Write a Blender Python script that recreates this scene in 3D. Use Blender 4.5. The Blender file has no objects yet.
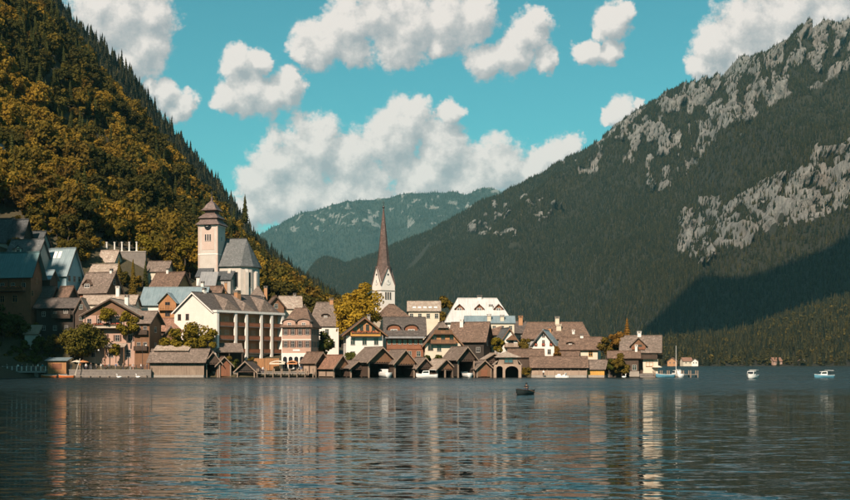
import bpy, math, random
import numpy as np
R = math.radians
SC = bpy.context.scene
COL = SC.collection
# ------------------------------------------------------------------ camera
F, HY, CH = 1180.0, 363.0, 3.5          # focal length (px of the 850 px photo), horizon row, eye height above the lake
def PX(px, Y): return (px - 425.0) / F * Y
def PZ(py, Y): return CH + (HY - py) / F * Y
cam_d = bpy.data.cameras.new('camera'); cam = bpy.data.objects.new('camera', cam_d); COL.objects.link(cam)
cam.location = (0, 0, CH); cam.rotation_euler = (R(90), 0, 0)
cam_d.sensor_width = 36; cam_d.lens = 36 * F / 850; cam_d.shift_y = (HY - 250) / 850
cam_d.clip_start = 0.5; cam_d.clip_end = 40000
SC.camera = cam
# ------------------------------------------------------------------ sun
SUN_EL, SUN_AZ = R(37), R(18)            # azimuth: degrees to the left of straight behind the camera
SUN_V = (-math.sin(SUN_AZ) * math.cos(SUN_EL), -math.cos(SUN_AZ) * math.cos(SUN_EL), math.sin(SUN_EL))
sun_d = bpy.data.lights.new('sun', 'SUN'); sun_d.energy = 5.0; sun_d.angle = R(0.5); sun_d.color = (1.0, 0.81, 0.64)
sun = bpy.data.objects.new('sun', sun_d); COL.objects.link(sun)
from mathutils import Vector, Matrix
sun.rotation_euler = Vector(SUN_V).to_track_quat('Z', 'Y').to_euler()
sun.location = (-200, -200, 300)
# ------------------------------------------------------------------ world
W = bpy.data.worlds.new('World'); SC.world = W; W.use_nodes = True
def world():
    nt = W.node_tree; N = nt.nodes; L = nt.links; N.clear()
    out = N.new('ShaderNodeOutputWorld'); bg = N.new('ShaderNodeBackground')
    sky = N.new('ShaderNodeTexSky'); sky.sky_type = 'NISHITA'; sky.sun_disc = False
    sky.sun_elevation = SUN_EL; sky.sun_rotation = math.pi + SUN_AZ
    sky.altitude = 500; sky.air_density = 1.0; sky.dust_density = 0.6; sky.ozone_density = 2.0
    # puffs of the cumulus: (direction as photo column/row, radius), given as slopes of the view direction
    puffs = [(122,22,44),(100,8,30),(142,48,30),(152,18,24),(128,62,22),(166,94,15),(182,106,15),(150,88,9),(172,112,13),
      (236,64,19),(246,90,25),(272,96,23),(290,86,17),(228,98,15),(258,60,13),
      (318,44,26),(350,28,30),(378,14,32),(412,22,36),(446,24,34),(474,18,24),(302,54,12),(400,46,24),(356,50,20),(440,46,14),
      (530,34,22),(512,56,22),(482,60,19),(546,60,13),(536,18,12),
      (612,24,20),(624,16,13),(588,50,14),(610,53,13),(595,30,8),
      (716,48,26),(748,26,36),(790,14,38),(832,8,34),(700,64,14),(740,56,22),(790,40,24),
      (622,112,16),(640,106,9),(606,117,9),
      (410,118,24),(392,140,30),(318,146,32),(282,166,32),(350,162,34),(440,152,32),(450,115,13),(500,166,30),(556,154,18),(574,146,12),
      (424,182,40),(300,196,38),(256,184,20),(360,196,40),(248,212,22),(470,182,32),(535,170,22),(270,200,26),(330,215,34),(420,210,40)]
    g = bpy.data.node_groups.new('cloud_density', 'ShaderNodeTree')
    g.interface.new_socket('uv', in_out='INPUT', socket_type='NodeSocketVector')
    g.interface.new_socket('d', in_out='OUTPUT', socket_type='NodeSocketFloat')
    gn, gl = g.nodes, g.links
    gi = gn.new('NodeGroupInput'); go = gn.new('NodeGroupOutput')
    def noise(scale, detail, rough, src):
        n = gn.new('ShaderNodeTexNoise'); n.noise_dimensions = '3D'
        n.inputs['Scale'].default_value = scale; n.inputs['Detail'].default_value = detail; n.inputs['Roughness'].default_value = rough
        gl.new(src, n.inputs['Vector']); return n
    w1 = noise(30, 6, 0.68, gi.outputs[0])
    sub = gn.new('ShaderNodeVectorMath'); sub.operation = 'SUBTRACT'; gl.new(w1.outputs['Color'], sub.inputs[0]); sub.inputs[1].default_value = (.5, .5, .5)
    sc = gn.new('ShaderNodeVectorMath'); sc.operation = 'SCALE'; gl.new(sub.outputs[0], sc.inputs[0]); sc.inputs['Scale'].default_value = 0.030
    ad = gn.new('ShaderNodeVectorMath'); ad.operation = 'ADD'; gl.new(gi.outputs[0], ad.inputs[0]); gl.new(sc.outputs[0], ad.inputs[1])
    fl = gn.new('ShaderNodeVectorMath'); fl.operation = 'MULTIPLY'; gl.new(ad.outputs[0], fl.inputs[0]); fl.inputs[1].default_value = (1, 1, 0)
    last = None
    for px, py, r in puffs:
        u, v, rr = (px - 425) / F, (HY - py) / F, r / F
        ds = gn.new('ShaderNodeVectorMath'); ds.operation = 'DISTANCE'; gl.new(fl.outputs[0], ds.inputs[0]); ds.inputs[1].default_value = (u, v, 0)
        ma = gn.new('ShaderNodeMath'); ma.operation = 'MULTIPLY_ADD'; gl.new(ds.outputs['Value'], ma.inputs[0])
        ma.inputs[1].default_value = -1.0 / (rr * 1.25); ma.inputs[2].default_value = 1.0
        if last is None: last = ma.outputs[0]
        else:
            mx = gn.new('ShaderNodeMath'); mx.operation = 'SMOOTH_MAX'; mx.inputs[2].default_value = 0.12
            gl.new(last, mx.inputs[0]); gl.new(ma.outputs[0], mx.inputs[1]); last = mx.outputs[0]
    n2 = noise(48, 10, 0.66, gi.outputs[0])
    m2 = gn.new('ShaderNodeMath'); m2.operation = 'MULTIPLY_ADD'; gl.new(n2.outputs['Fac'], m2.inputs[0]); m2.inputs[1].default_value = 1.35; m2.inputs[2].default_value = -0.70
    a2 = gn.new('ShaderNodeMath'); a2.operation = 'ADD'; gl.new(last, a2.inputs[0]); gl.new(m2.outputs[0], a2.inputs[1])
    gl.new(a2.outputs[0], go.inputs[0])
    tc = N.new('ShaderNodeTexCoord'); sp = N.new('ShaderNodeSeparateXYZ'); L.new(tc.outputs['Generated'], sp.inputs[0])
    def M(op, a, b=None, c=None):
        n = N.new('ShaderNodeMath'); n.operation = op
        for i, x in enumerate((a, b, c)):
            if x is None: continue
            if isinstance(x, (int, float)): n.inputs[i].default_value = x
            else: L.new(x, n.inputs[i])
        return n.outputs[0]
    ys = M('MAXIMUM', sp.outputs['Y'], 0.05)
    cb = N.new('ShaderNodeCombineXYZ'); L.new(M('DIVIDE', sp.outputs['X'], ys), cb.inputs[0]); L.new(M('DIVIDE', sp.outputs['Z'], ys), cb.inputs[1])
    def dens(off):
        v = N.new('ShaderNodeVectorMath'); v.operation = 'ADD'; L.new(cb.outputs[0], v.inputs[0]); v.inputs[1].default_value = off
        q = N.new('ShaderNodeGroup'); q.node_tree = g; L.new(v.outputs[0], q.inputs[0]); return q.outputs[0]
    d0 = dens((0, 0, 0)); d1 = dens((-0.006, 0.0125, 0))
    # the same fair-weather clouds over the rest of the sky, outside the field the puffs describe
    gnz = N.new('ShaderNodeTexNoise'); gnz.inputs['Scale'].default_value = 3.2; gnz.inputs['Detail'].default_value = 7; gnz.inputs['Roughness'].default_value = 0.6
    mp = N.new('ShaderNodeVectorMath'); mp.operation = 'MULTIPLY'; L.new(tc.outputs['Generated'], mp.inputs[0]); mp.inputs[1].default_value = (1, 1, 1.8)
    L.new(mp.outputs[0], gnz.inputs['Vector'])
    el = M('DIVIDE', sp.outputs['Z'], ys)
    outside = N.new('ShaderNodeMapRange'); outside.interpolation_type = 'SMOOTHSTEP'
    uabs = M('ABSOLUTE', M('DIVIDE', sp.outputs['X'], ys))
    far = M('MAXIMUM', M('SUBTRACT', uabs, 0.40), M('SUBTRACT', el, 0.36))
    L.new(far, outside.inputs['Value']); outside.inputs['From Min'].default_value = 0.0; outside.inputs['From Max'].default_value = 0.12
    dg = M('MULTIPLY_ADD', gnz.outputs['Fac'], 4.0, -2.25)
    def mix(a, b, f):
        n = N.new('ShaderNodeMix'); n.data_type = 'FLOAT'; L.new(f, n.inputs[0]); L.new(a, n.inputs[2]); L.new(b, n.inputs[3]); return n.outputs[0]
    d = mix(d0, dg, outside.outputs[0])
    cov = N.new('ShaderNodeMapRange'); cov.interpolation_type = 'SMOOTHSTEP'; L.new(d, cov.inputs['Value'])
    cov.inputs['From Min'].default_value = -0.02; cov.inputs['From Max'].default_value = 0.34
    lit = M('MULTIPLY_ADD', M('SUBTRACT', d0, d1), 1.25, 0.54)  # sunlit tops and grey undersides put into the puffs' colour by offset density
    lit = M('MINIMUM', M('MAXIMUM', lit, 0.0), 1.0)
    ramp = N.new('ShaderNodeValToRGB'); cr = ramp.color_ramp
    cr.elements[0].position = 0.0; cr.elements[0].color = CLOUD_LO
    cr.elements[1].position = 1.0; cr.elements[1].color = CLOUD_HI
    e = cr.elements.new(0.5); e.color = CLOUD_MID
    L.new(lit, ramp.inputs[0])
    tint = N.new('ShaderNodeMix'); tint.data_type = 'RGBA'; tint.blend_type = 'MULTIPLY'; tint.inputs[0].default_value = 1.0
    L.new(sky.outputs[0], tint.inputs[6]); tint.inputs[7].default_value = SKY_TINT
    cm = N.new('ShaderNodeMix'); cm.data_type = 'RGBA'; L.new(M('MULTIPLY', cov.outputs[0], 0.95), cm.inputs[0])
    L.new(tint.outputs[2], cm.inputs[6]); L.new(ramp.outputs[0], cm.inputs[7])
    L.new(cm.outputs[2], bg.inputs[0]); bg.inputs[1].default_value = 0.098
    L.new(bg.outputs[0], out.inputs[0])
SKY_TINT = (0.26, 0.76, 0.60, 1)
CLOUD_LO, CLOUD_MID, CLOUD_HI = (2.9, 2.9, 3.0, 1), (4.3, 3.98, 3.85, 1), (6.7, 5.9, 5.4, 1)
world()
SC.view_settings.view_transform = 'Standard'; SC.view_settings.look = 'None'
SC.view_settings.exposure = 0.58; SC.view_settings.gamma = 1.0; SC.view_settings.use_curve_mapping = False
cy = SC.cycles
cy.max_bounces = 6; cy.diffuse_bounces = 2; cy.glossy_bounces = 3; cy.transmission_bounces = 4; cy.volume_bounces = 0; cy.transparent_max_bounces = 8
cy.use_denoising = True
cy.caustics_reflective = False; cy.caustics_refractive = False
cy.sample_clamp_indirect = 6.0

# ------------------------------------------------------------------ materials
MATS = {}
def nmat(name):
    m = bpy.data.materials.new(name); m.use_nodes = True
    nt = m.node_tree; b = nt.nodes['Principled BSDF']; MATS[name] = m
    return m, nt, b
def mixcol(nt, a, b, fac, blend='MIX'):
    n = nt.nodes.new('ShaderNodeMix'); n.data_type = 'RGBA'; n.blend_type = blend
    for i, x in ((6, a), (7, b)):
        if isinstance(x, tuple): n.inputs[i].default_value = x if len(x) == 4 else (*x, 1)
        else: nt.links.new(x, n.inputs[i])
    if isinstance(fac, (int, float)): n.inputs[0].default_value = fac
    else: nt.links.new(fac, n.inputs[0])
    return n.outputs[2]
def ntex(nt, scale, detail=5, rough=.6, vec=None, stretch=None):
    n = nt.nodes.new('ShaderNodeTexNoise'); n.inputs['Scale'].default_value = scale
    n.inputs['Detail'].default_value = detail; n.inputs['Roughness'].default_value = rough
    if vec is None:
        tc = nt.nodes.new('ShaderNodeTexCoord'); vec = tc.outputs['Object']
    oi = nt.nodes.new('ShaderNodeObjectInfo')
    ad = nt.nodes.new('ShaderNodeVectorMath'); ad.operation = 'MULTIPLY_ADD'
    ad.inputs[1].default_value = stretch or (1, 1, 1)
    nt.links.new(vec, ad.inputs[0])
    cb = nt.nodes.new('ShaderNodeVectorMath'); cb.operation = 'SCALE'; cb.inputs[0].default_value = (37, 91, 53)
    nt.links.new(oi.outputs['Random'], cb.inputs['Scale']); nt.links.new(cb.outputs[0], ad.inputs[2])
    nt.links.new(ad.outputs[0], n.inputs['Vector'])
    return n.outputs['Fac']
def remap(nt, s, a, b):
    n = nt.nodes.new('ShaderNodeMapRange'); nt.links.new(s, n.inputs['Value'])
    n.inputs['From Min'].default_value = a; n.inputs['From Max'].default_value = b; return n.outputs[0]
def bump(nt, b, h, strength, dist):
    n = nt.nodes.new('ShaderNodeBump'); n.inputs['Strength'].default_value = strength; n.inputs['Distance'].default_value = dist
    nt.links.new(h, n.inputs['Height']); nt.links.new(n.outputs[0], b.inputs['Normal'])
def surf(name, c1, c2, rough=.85, scale=1.2, stretch=None, bs=.35, bd=.05, fine=9., c3=None):
    m, nt, b = nmat(name)
    f1 = remap(nt, ntex(nt, scale, 5, .65, stretch=stretch), .3, .7)
    col = mixcol(nt, c1, c2, f1)
    f2 = ntex(nt, fine, 3, .6, stretch=stretch)
    col = mixcol(nt, col, c3 or tuple(x * .45 for x in c1), remap(nt, f2, .52, .85))
    big = remap(nt, ntex(nt, .22, 3, .5), .25, .75)
    col = mixcol(nt, col, tuple(x * .72 for x in c1), mulv(nt, big, .5))
    nt.links.new(col, b.inputs['Base Color']); b.inputs['Roughness'].default_value = rough
    bump(nt, b, f2, bs, bd)
    return m
def mulv(nt, s, k):
    n = nt.nodes.new('ShaderNodeMath'); n.operation = 'MULTIPLY'; nt.links.new(s, n.inputs[0]); n.inputs[1].default_value = k; return n.outputs[0]
# roofs: rows of shingles run across the slope, weather streaks down it
def roofmat(name, c1, c2, rough=.8, rows=3.2, metal=0.0):
    m, nt, b = nmat(name)
    tc = nt.nodes.new('ShaderNodeTexCoord')
    f1 = remap(nt, ntex(nt, .9, 6, .7), .3, .72)
    col = mixcol(nt, c1, c2, f1)
    patch = remap(nt, ntex(nt, 1.3, 4, .75, stretch=(1, 1, 1.6)), .42, .60)
    col = mixcol(nt, col, tuple(x * .42 for x in c1), mulv(nt, patch, .75))
    lite = remap(nt, ntex(nt, 1.9, 3, .7), .53, .66)
    col = mixcol(nt, col, tuple(min(.6, x * 1.75) for x in c2), mulv(nt, lite, .6))
    big = remap(nt, ntex(nt, .3, 2, .5), .3, .75)
    col = mixcol(nt, col, (c1[0] * .75, c1[1] * .8, c1[2] * .75), mulv(nt, big, .6))
    nt.links.new(col, b.inputs['Base Color']); b.inputs['Roughness'].default_value = rough; b.inputs['Metallic'].default_value = metal
    wv = nt.nodes.new('ShaderNodeTexWave'); wv.wave_type = 'BANDS'; wv.bands_direction = 'Z'; wv.wave_profile = 'SAW'
    wv.inputs['Scale'].default_value = rows * .5; wv.inputs['Distortion'].default_value = .6; wv.inputs['Detail Scale'].default_value = 4
    nt.links.new(tc.outputs['Object'], wv.inputs['Vector'])
    nz = ntex(nt, 6, 3, .6)
    ad = nt.nodes.new('ShaderNodeMath'); nt.links.new(wv.outputs['Fac'], ad.inputs[0]); nt.links.new(nz, ad.inputs[1])
    bump(nt, b, ad.outputs[0], .5, .10)
    return m
def seammat(name, c1, c2, rough=.45):
    m, nt, b = nmat(name)
    tc = nt.nodes.new('ShaderNodeTexCoord')
    col = mixcol(nt, c1, c2, remap(nt, ntex(nt, .6, 5, .7), .3, .7))
    st = remap(nt, ntex(nt, 2.2, 4, .6, stretch=(1, .12, .12)), .45, .8)
    col = mixcol(nt, col, tuple(x * .6 for x in c1), mulv(nt, st, .7))
    nt.links.new(col, b.inputs['Base Color']); b.inputs['Roughness'].default_value = rough; b.inputs['Metallic'].default_value = .25
    wv = nt.nodes.new('ShaderNodeTexWave'); wv.bands_direction = 'X'; wv.inputs['Scale'].default_value = .5
    nt.links.new(tc.outputs['Object'], wv.inputs['Vector'])
    pw = nt.nodes.new('ShaderNodeMath'); pw.operation = 'POWER'; pw.inputs[1].default_value = 18; nt.links.new(wv.outputs['Fac'], pw.inputs[0])
    bump(nt, b, pw.outputs[0], .5, .06)
    return m
def woodmat(name, c1, c2, vertical=True):
    m, nt, b = nmat(name)
    st = (6, 6, .35) if vertical else (.35, 6, 6)
    f1 = remap(nt, ntex(nt, 1.0, 5, .7, stretch=st), .28, .72)
    col = mixcol(nt, c1, c2, f1)
    f2 = remap(nt, ntex(nt, .45, 4, .65), .35, .75)
    col = mixcol(nt, col, tuple(x * .5 for x in c1), mulv(nt, f2, .6))
    nt.links.new(col, b.inputs['Base Color']); b.inputs['Roughness'].default_value = .8
    tc = nt.nodes.new('ShaderNodeTexCoord')
    wv = nt.nodes.new('ShaderNodeTexWave'); wv.bands_direction = 'DIAGONAL' if vertical else 'Z'; wv.wave_profile = 'SAW'
    wv.inputs['Scale'].default_value = 1.1
    mp = nt.nodes.new('ShaderNodeVectorMath'); mp.operation = 'MULTIPLY'; mp.inputs[1].default_value = (1, 1, 0) if vertical else (0, 0, 1)
    nt.links.new(tc.outputs['Object'], mp.inputs[0]); nt.links.new(mp.outputs[0], wv.inputs['Vector'])
    bump(nt, b, wv.outputs['Fac'], .5, .06)
    return m
surf('plaster_white', (.78, .73, .68), (.70, .64, .58), scale=.7, bs=.12, c3=(.52, .46, .40))
surf('plaster_cream', (.66, .58, .46), (.58, .49, .38), scale=.7, bs=.15)
surf('plaster_grey', (.42, .38, .34), (.33, .29, .26), scale=.7, bs=.2)
surf('plaster_pink', (.46, .30, .235), (.39, .24, .18), scale=.7, bs=.15)
surf('plaster_orange', (.46, .24, .12), (.38, .19, .09), scale=.7, bs=.15)
surf('plaster_blue', (.30, .42, .46), (.26, .36, .40), scale=.7, bs=.15)
surf('plaster_shaded', (.56, .51, .46), (.46, .41, .36), scale=.5, bs=.2, c3=(.30, .27, .24))  # greyed white plaster, tree shade on the nave put into its colour
surf('plaster_rose', (.56, .44, .38), (.50, .38, .32), scale=.6, bs=.15)
surf('stone', (.22, .19, .17), (.13, .115, .105), scale=1.6, bs=.7, bd=.12, fine=3.5)
surf('stone_pale', (.36, .32, .28), (.26, .22, .19), scale=1.6, bs=.6, bd=.1, fine=3.5)
surf('concrete', (.30, .28, .26), (.24, .22, .20), scale=1, bs=.3)
roofmat('shingle_brown', (.125, .074, .052), (.20, .126, .090))
roofmat('shingle_grey', (.150, .108, .088), (.235, .178, .146))
roofmat('shingle_pale', (.34, .255, .205), (.42, .33, .275))
roofmat('shingle_dark', (.075, .060, .054), (.115, .093, .083))
roofmat('tile_rust', (.235, .118, .078), (.29, .155, .105))
roofmat('slate', (.052, .058, .064), (.085, .09, .096), rough=.6)
roofmat('slate_pale', (.10, .105, .11), (.14, .142, .145), rough=.6)  # paler grey slate
seammat('metal_blue', (.20, .27, .30), (.27, .335, .36))
seammat('metal_teal', (.10, .185, .20), (.14, .23, .24))
seammat('metal_pale', (.56, .54, .53), (.66, .63, .61), rough=.55)
seammat('metal_grey', (.28, .28, .285), (.36, .355, .35))
roofmat('copper_brown', (.13, .085, .075), (.18, .12, .105), rough=.55)
woodmat('wood_dark', (.050, .030, .020), (.085, .052, .034))
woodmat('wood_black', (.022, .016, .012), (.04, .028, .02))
woodmat('wood_brown', (.15, .072, .036), (.22, .115, .06))
woodmat('wood_red', (.20, .075, .036), (.27, .105, .052))
woodmat('wood_orange', (.36, .165, .065), (.45, .22, .095))
woodmat('wood_grey', (.23, .165, .12), (.33, .245, .185))
woodmat('wood_pale', (.32, .225, .165), (.42, .31, .235))
woodmat('wood_yellow', (.56, .28, .05), (.64, .36, .09))
woodmat('plank', (.30, .255, .215), (.38, .32, .27), vertical=False)
def plain(name, c, rough=.5, metal=0.0, var=.15):
    m, nt, b = nmat(name)
    col = mixcol(nt, c, tuple(x * (1 - var * 2) for x in c), remap(nt, ntex(nt, 2.5, 3, .6), .3, .8))
    nt.links.new(col, b.inputs['Base Color']); b.inputs['Roughness'].default_value = rough; b.inputs['Metallic'].default_value = metal
    return m
plain('glass_dark', (.018, .022, .026), .08, 0, 0)
plain('glass_blue', (.05, .12, .14), .08, 0, 0)
plain('trim_white', (.78, .75, .71), .55)
plain('trim_grey', (.42, .38, .34), .6)
plain('trim_brown', (.12, .06, .035), .6)
plain('shutter_brown', (.10, .045, .028), .6)
plain('shutter_green', (.06, .09, .05), .6)
plain('boat_white', (.80, .80, .78), .3, 0, .06)
plain('boat_blue', (.10, .28, .38), .35)
plain('boat_orange', (.62, .17, .05), .4)
plain('boat_dark', (.028, .036, .036), .5)
plain('canvas_cream', (.70, .62, .50), .8)
plain('canvas_orange', (.55, .24, .10), .8)
plain('iron', (.05, .052, .055), .45, .5)
plain('pole_pale', (.62, .55, .46), .6)
plain('skin', (.52, .30, .21), .6, 0, .05)
plain('hair', (.03, .02, .015), .6, 0, .1)
for k, c in dict(white=(.75, .73, .70), teal=(.06, .32, .38), navy=(.03, .04, .08), red=(.42, .05, .04), black=(.02, .02, .022), tan=(.42, .32, .22), orange=(.60, .22, .06), grey=(.25, .25, .26), blue=(.10, .17, .32), pink=(.62, .33, .30), olive=(.10, .11, .05)).items():
    plain('cloth_' + k, c, .85, 0, .1)
def emis_free(): pass
# foliage: colour varies from tree to tree and from leaf clump to leaf clump
def leafmat(name, stops, trans=.3, island=.35):
    m, nt, b = nmat(name); N, L = nt.nodes, nt.links
    oi = N.new('ShaderNodeObjectInfo'); geo = N.new('ShaderNodeNewGeometry')
    rp = N.new('ShaderNodeValToRGB'); cr = rp.color_ramp
    for i, c in enumerate(stops):
        e = cr.elements[i] if i < 2 else cr.elements.new(1.0)
        e.position = i / (len(stops) - 1); e.color = (*c, 1)
    for i in range(len(stops)): cr.elements[i].position = i / (len(stops) - 1); cr.elements[i].color = (*stops[i], 1)
    L.new(oi.outputs['Random'], rp.inputs[0])
    hs = N.new('ShaderNodeHueSaturation'); L.new(rp.outputs[0], hs.inputs['Color'])
    ma = N.new('ShaderNodeMath'); ma.operation = 'MULTIPLY_ADD'; L.new(geo.outputs['Random Per Island'], ma.inputs[0]); ma.inputs[1].default_value = island * 2; ma.inputs[2].default_value = 1 - island
    L.new(ma.outputs[0], hs.inputs['Value'])
    df = N.new('ShaderNodeBsdfDiffuse'); tr = N.new('ShaderNodeBsdfTranslucent'); mx = N.new('ShaderNodeMixShader'); mx.inputs[0].default_value = trans
    L.new(hs.outputs[0], df.inputs[0]); L.new(hs.outputs[0], tr.inputs[0])
    L.new(df.outputs[0], mx.inputs[1]); L.new(tr.outputs[0], mx.inputs[2])
    L.new(mx.outputs[0], N['Material Output'].inputs['Surface']); N.remove(b)
    return m
leafmat('leaf_hill', [(.070, .060, .014), (.125, .092, .018), (.175, .115, .018), (.085, .075, .018), (.22, .135, .02), (.105, .065, .016), (.15, .105, .02)], .3)
leafmat('leaf_hill_dark', [(.040, .040, .012), (.065, .055, .014), (.052, .046, .014)], .25)
leafmat('leaf_hill_gold', [(.20, .135, .022), (.27, .165, .024), (.16, .115, .022)], .35)
leafmat('leaf_green', [(.045, .058, .014), (.075, .080, .018), (.060, .064, .016)], .3)
leafmat('leaf_lime', [(.165, .125, .018), (.20, .15, .02)], .35)
leafmat('leaf_gold', [(.35, .225, .026), (.35, .225, .026)], .35)
leafmat('leaf_olive', [(.14, .095, .018), (.12, .085, .02)], .3)
leafmat('leaf_round', [(.115, .098, .02), (.115, .098, .02)], .35)
leafmat('leaf_conifer', [(.030, .036, .012), (.050, .050, .015), (.038, .040, .013)], .12)
leafmat('leaf_rust', [(.20, .10, .025), (.16, .085, .02)], .25)
leafmat('leaf_far', [(.010, .014, .010), (.022, .025, .015), (.038, .036, .018), (.013, .017, .011), (.058, .050, .022), (.020, .022, .014)], .1, .4)
leafmat('leaf_shore', [(.045, .042, .016), (.075, .062, .02), (.034, .033, .014), (.115, .085, .024)], .2, .3)
leafmat('flower', [(.55, .10, .06), (.60, .16, .08)], .2)
surf('bark', (.075, .052, .036), (.045, .032, .024), scale=4, bs=.6, bd=.05)
surf('soil', (.050, .042, .020), (.070, .055, .024), scale=.5, bs=.6, bd=.3, fine=1.5)

# ------------------------------------------------------------------ mesh helpers
class MB:
    def __init__(s): s.v = []; s.f = []; s.m = []
    def add(s, vs, fs, mi=0):
        o = len(s.v); s.v += [tuple(p) for p in vs]; s.f += [tuple(i + o for i in f) for f in fs]; s.m += [mi] * len(fs); return s
    def box(s, x0, x1, y0, y1, z0, z1, mi=0):
        return s.add([(x0,y0,z0),(x1,y0,z0),(x1,y1,z0),(x0,y1,z0),(x0,y0,z1),(x1,y0,z1),(x1,y1,z1),(x0,y1,z1)],
                     [(0,3,2,1),(4,5,6,7),(0,1,5,4),(1,2,6,5),(2,3,7,6),(3,0,4,7)], mi)
    def prism(s, poly, vec, mi=0):
        n = len(poly); a = [Vector(p) for p in poly]; b = [p + Vector(vec) for p in a]
        return s.add(a + b, [tuple(range(n))[::-1], tuple(range(n, 2 * n))] + [(i, (i + 1) % n, n + (i + 1) % n, n + i) for i in range(n)], mi)
    def slab(s, poly, t, mi=0):
        a = [Vector(p) for p in poly]
        nrm = (a[1] - a[0]).cross(a[2] - a[0]).normalized()
        if nrm.z < 0: nrm = -nrm
        return s.prism(a, -nrm * t, mi)
    def tube(s, p0, p1, r0, r1=None, n=8, mi=0):
        r1 = r0 if r1 is None else r1
        p0, p1 = Vector(p0), Vector(p1); d = (p1 - p0).normalized()
        a = d.orthogonal().normalized(); b = d.cross(a)
        vs = [p + (a * math.cos(q) + b * math.sin(q)) * r for p, r in ((p0, r0), (p1, r1)) for q in [2 * math.pi * i / n for i in range(n)]]
        return s.add(vs, [(i, (i + 1) % n, n + (i + 1) % n, n + i) for i in range(n)] + [tuple(range(n))[::-1], tuple(range(n, 2 * n))], mi)
    def lathe(s, prof, n=16, c=(0, 0, 0), rot=0., mi=0):
        vs = [(c[0] + r * math.cos(rot + 2 * math.pi * i / n), c[1] + r * math.sin(rot + 2 * math.pi * i / n), c[2] + z) for r, z in prof for i in range(n)]
        fs = [(k * n + i, k * n + (i + 1) % n, (k + 1) * n + (i + 1) % n, (k + 1) * n + i) for k in range(len(prof) - 1) for i in range(n)]
        return s.add(vs, fs + [tuple(range(n))[::-1], tuple(range((len(prof) - 1) * n, len(prof) * n))], mi)
    def mesh(s, name, mats, smooth=False):
        me = bpy.data.meshes.new(name); me.from_pydata(s.v, [], s.f)
        for m in (mats if isinstance(mats, (list, tuple)) else [mats]): me.materials.append(MATS[m])
        if any(s.m): me.polygons.foreach_set('material_index', s.m)
        if smooth: me.polygons.foreach_set('use_smooth', [True] * len(s.f))
        me.update(); return me
    def build(s, name, mats, parent=None, smooth=False):
        return link(name, s.mesh(name, mats, smooth), parent)
def link(name, data, parent=None, loc=None, rz=None):
    o = bpy.data.objects.new(name, data); COL.objects.link(o)
    if parent: o.parent = parent
    if loc is not None: o.location = loc
    if rz is not None: o.rotation_euler = (0, 0, rz)
    return o
def tag(o, label=None, cat=None, group=None, kind=None):
    if label: o['label'] = label
    if cat: o['category'] = cat
    if group: o['group'] = group
    if kind: o['kind'] = kind
    return o
def empty(name, loc, rz=0., label=None, cat=None, group=None):
    o = bpy.data.objects.new(name, None); o.empty_display_size = .5; COL.objects.link(o); o.location = loc; o.rotation_euler = (0, 0, rz)
    return tag(o, label, cat, group)
def npmesh(name, verts, quads, mats, smooth=False):
    me = bpy.data.meshes.new(name); k = quads.shape[1]
    me.vertices.add(len(verts)); me.vertices.foreach_set('co', np.asarray(verts, np.float32).ravel())
    me.loops.add(quads.size); me.loops.foreach_set('vertex_index', quads.astype(np.int32).ravel())
    me.polygons.add(len(quads)); me.polygons.foreach_set('loop_start', np.arange(0, quads.size, k, dtype=np.int32))
    for m in mats: me.materials.append(MATS[m])
    me.update(calc_edges=True)
    if smooth: me.polygons.foreach_set('use_smooth', np.ones(len(quads), bool))
    return me
# value-noise fbm for terrain
_rs = np.random.RandomState(7); _T = _rs.rand(256, 256)
def vnoise(x, y):
    xi = np.floor(x).astype(int); yi = np.floor(y).astype(int); fx = x - xi; fy = y - yi
    fx = fx * fx * (3 - 2 * fx); fy = fy * fy * (3 - 2 * fy)
    g = lambda a, b: _T[a % 256, b % 256]
    return (g(xi, yi) * (1 - fx) + g(xi + 1, yi) * fx) * (1 - fy) + (g(xi, yi + 1) * (1 - fx) + g(xi + 1, yi + 1) * fx) * fy
def fbm(x, y, o=5, gain=.5):
    s = 0; a = 1; t = 0
    for i in range(o): s = s + a * vnoise(x * 2 ** i + 17.3 * i, y * 2 ** i + 9.1 * i); t += a; a *= gain
    return s / t
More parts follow.
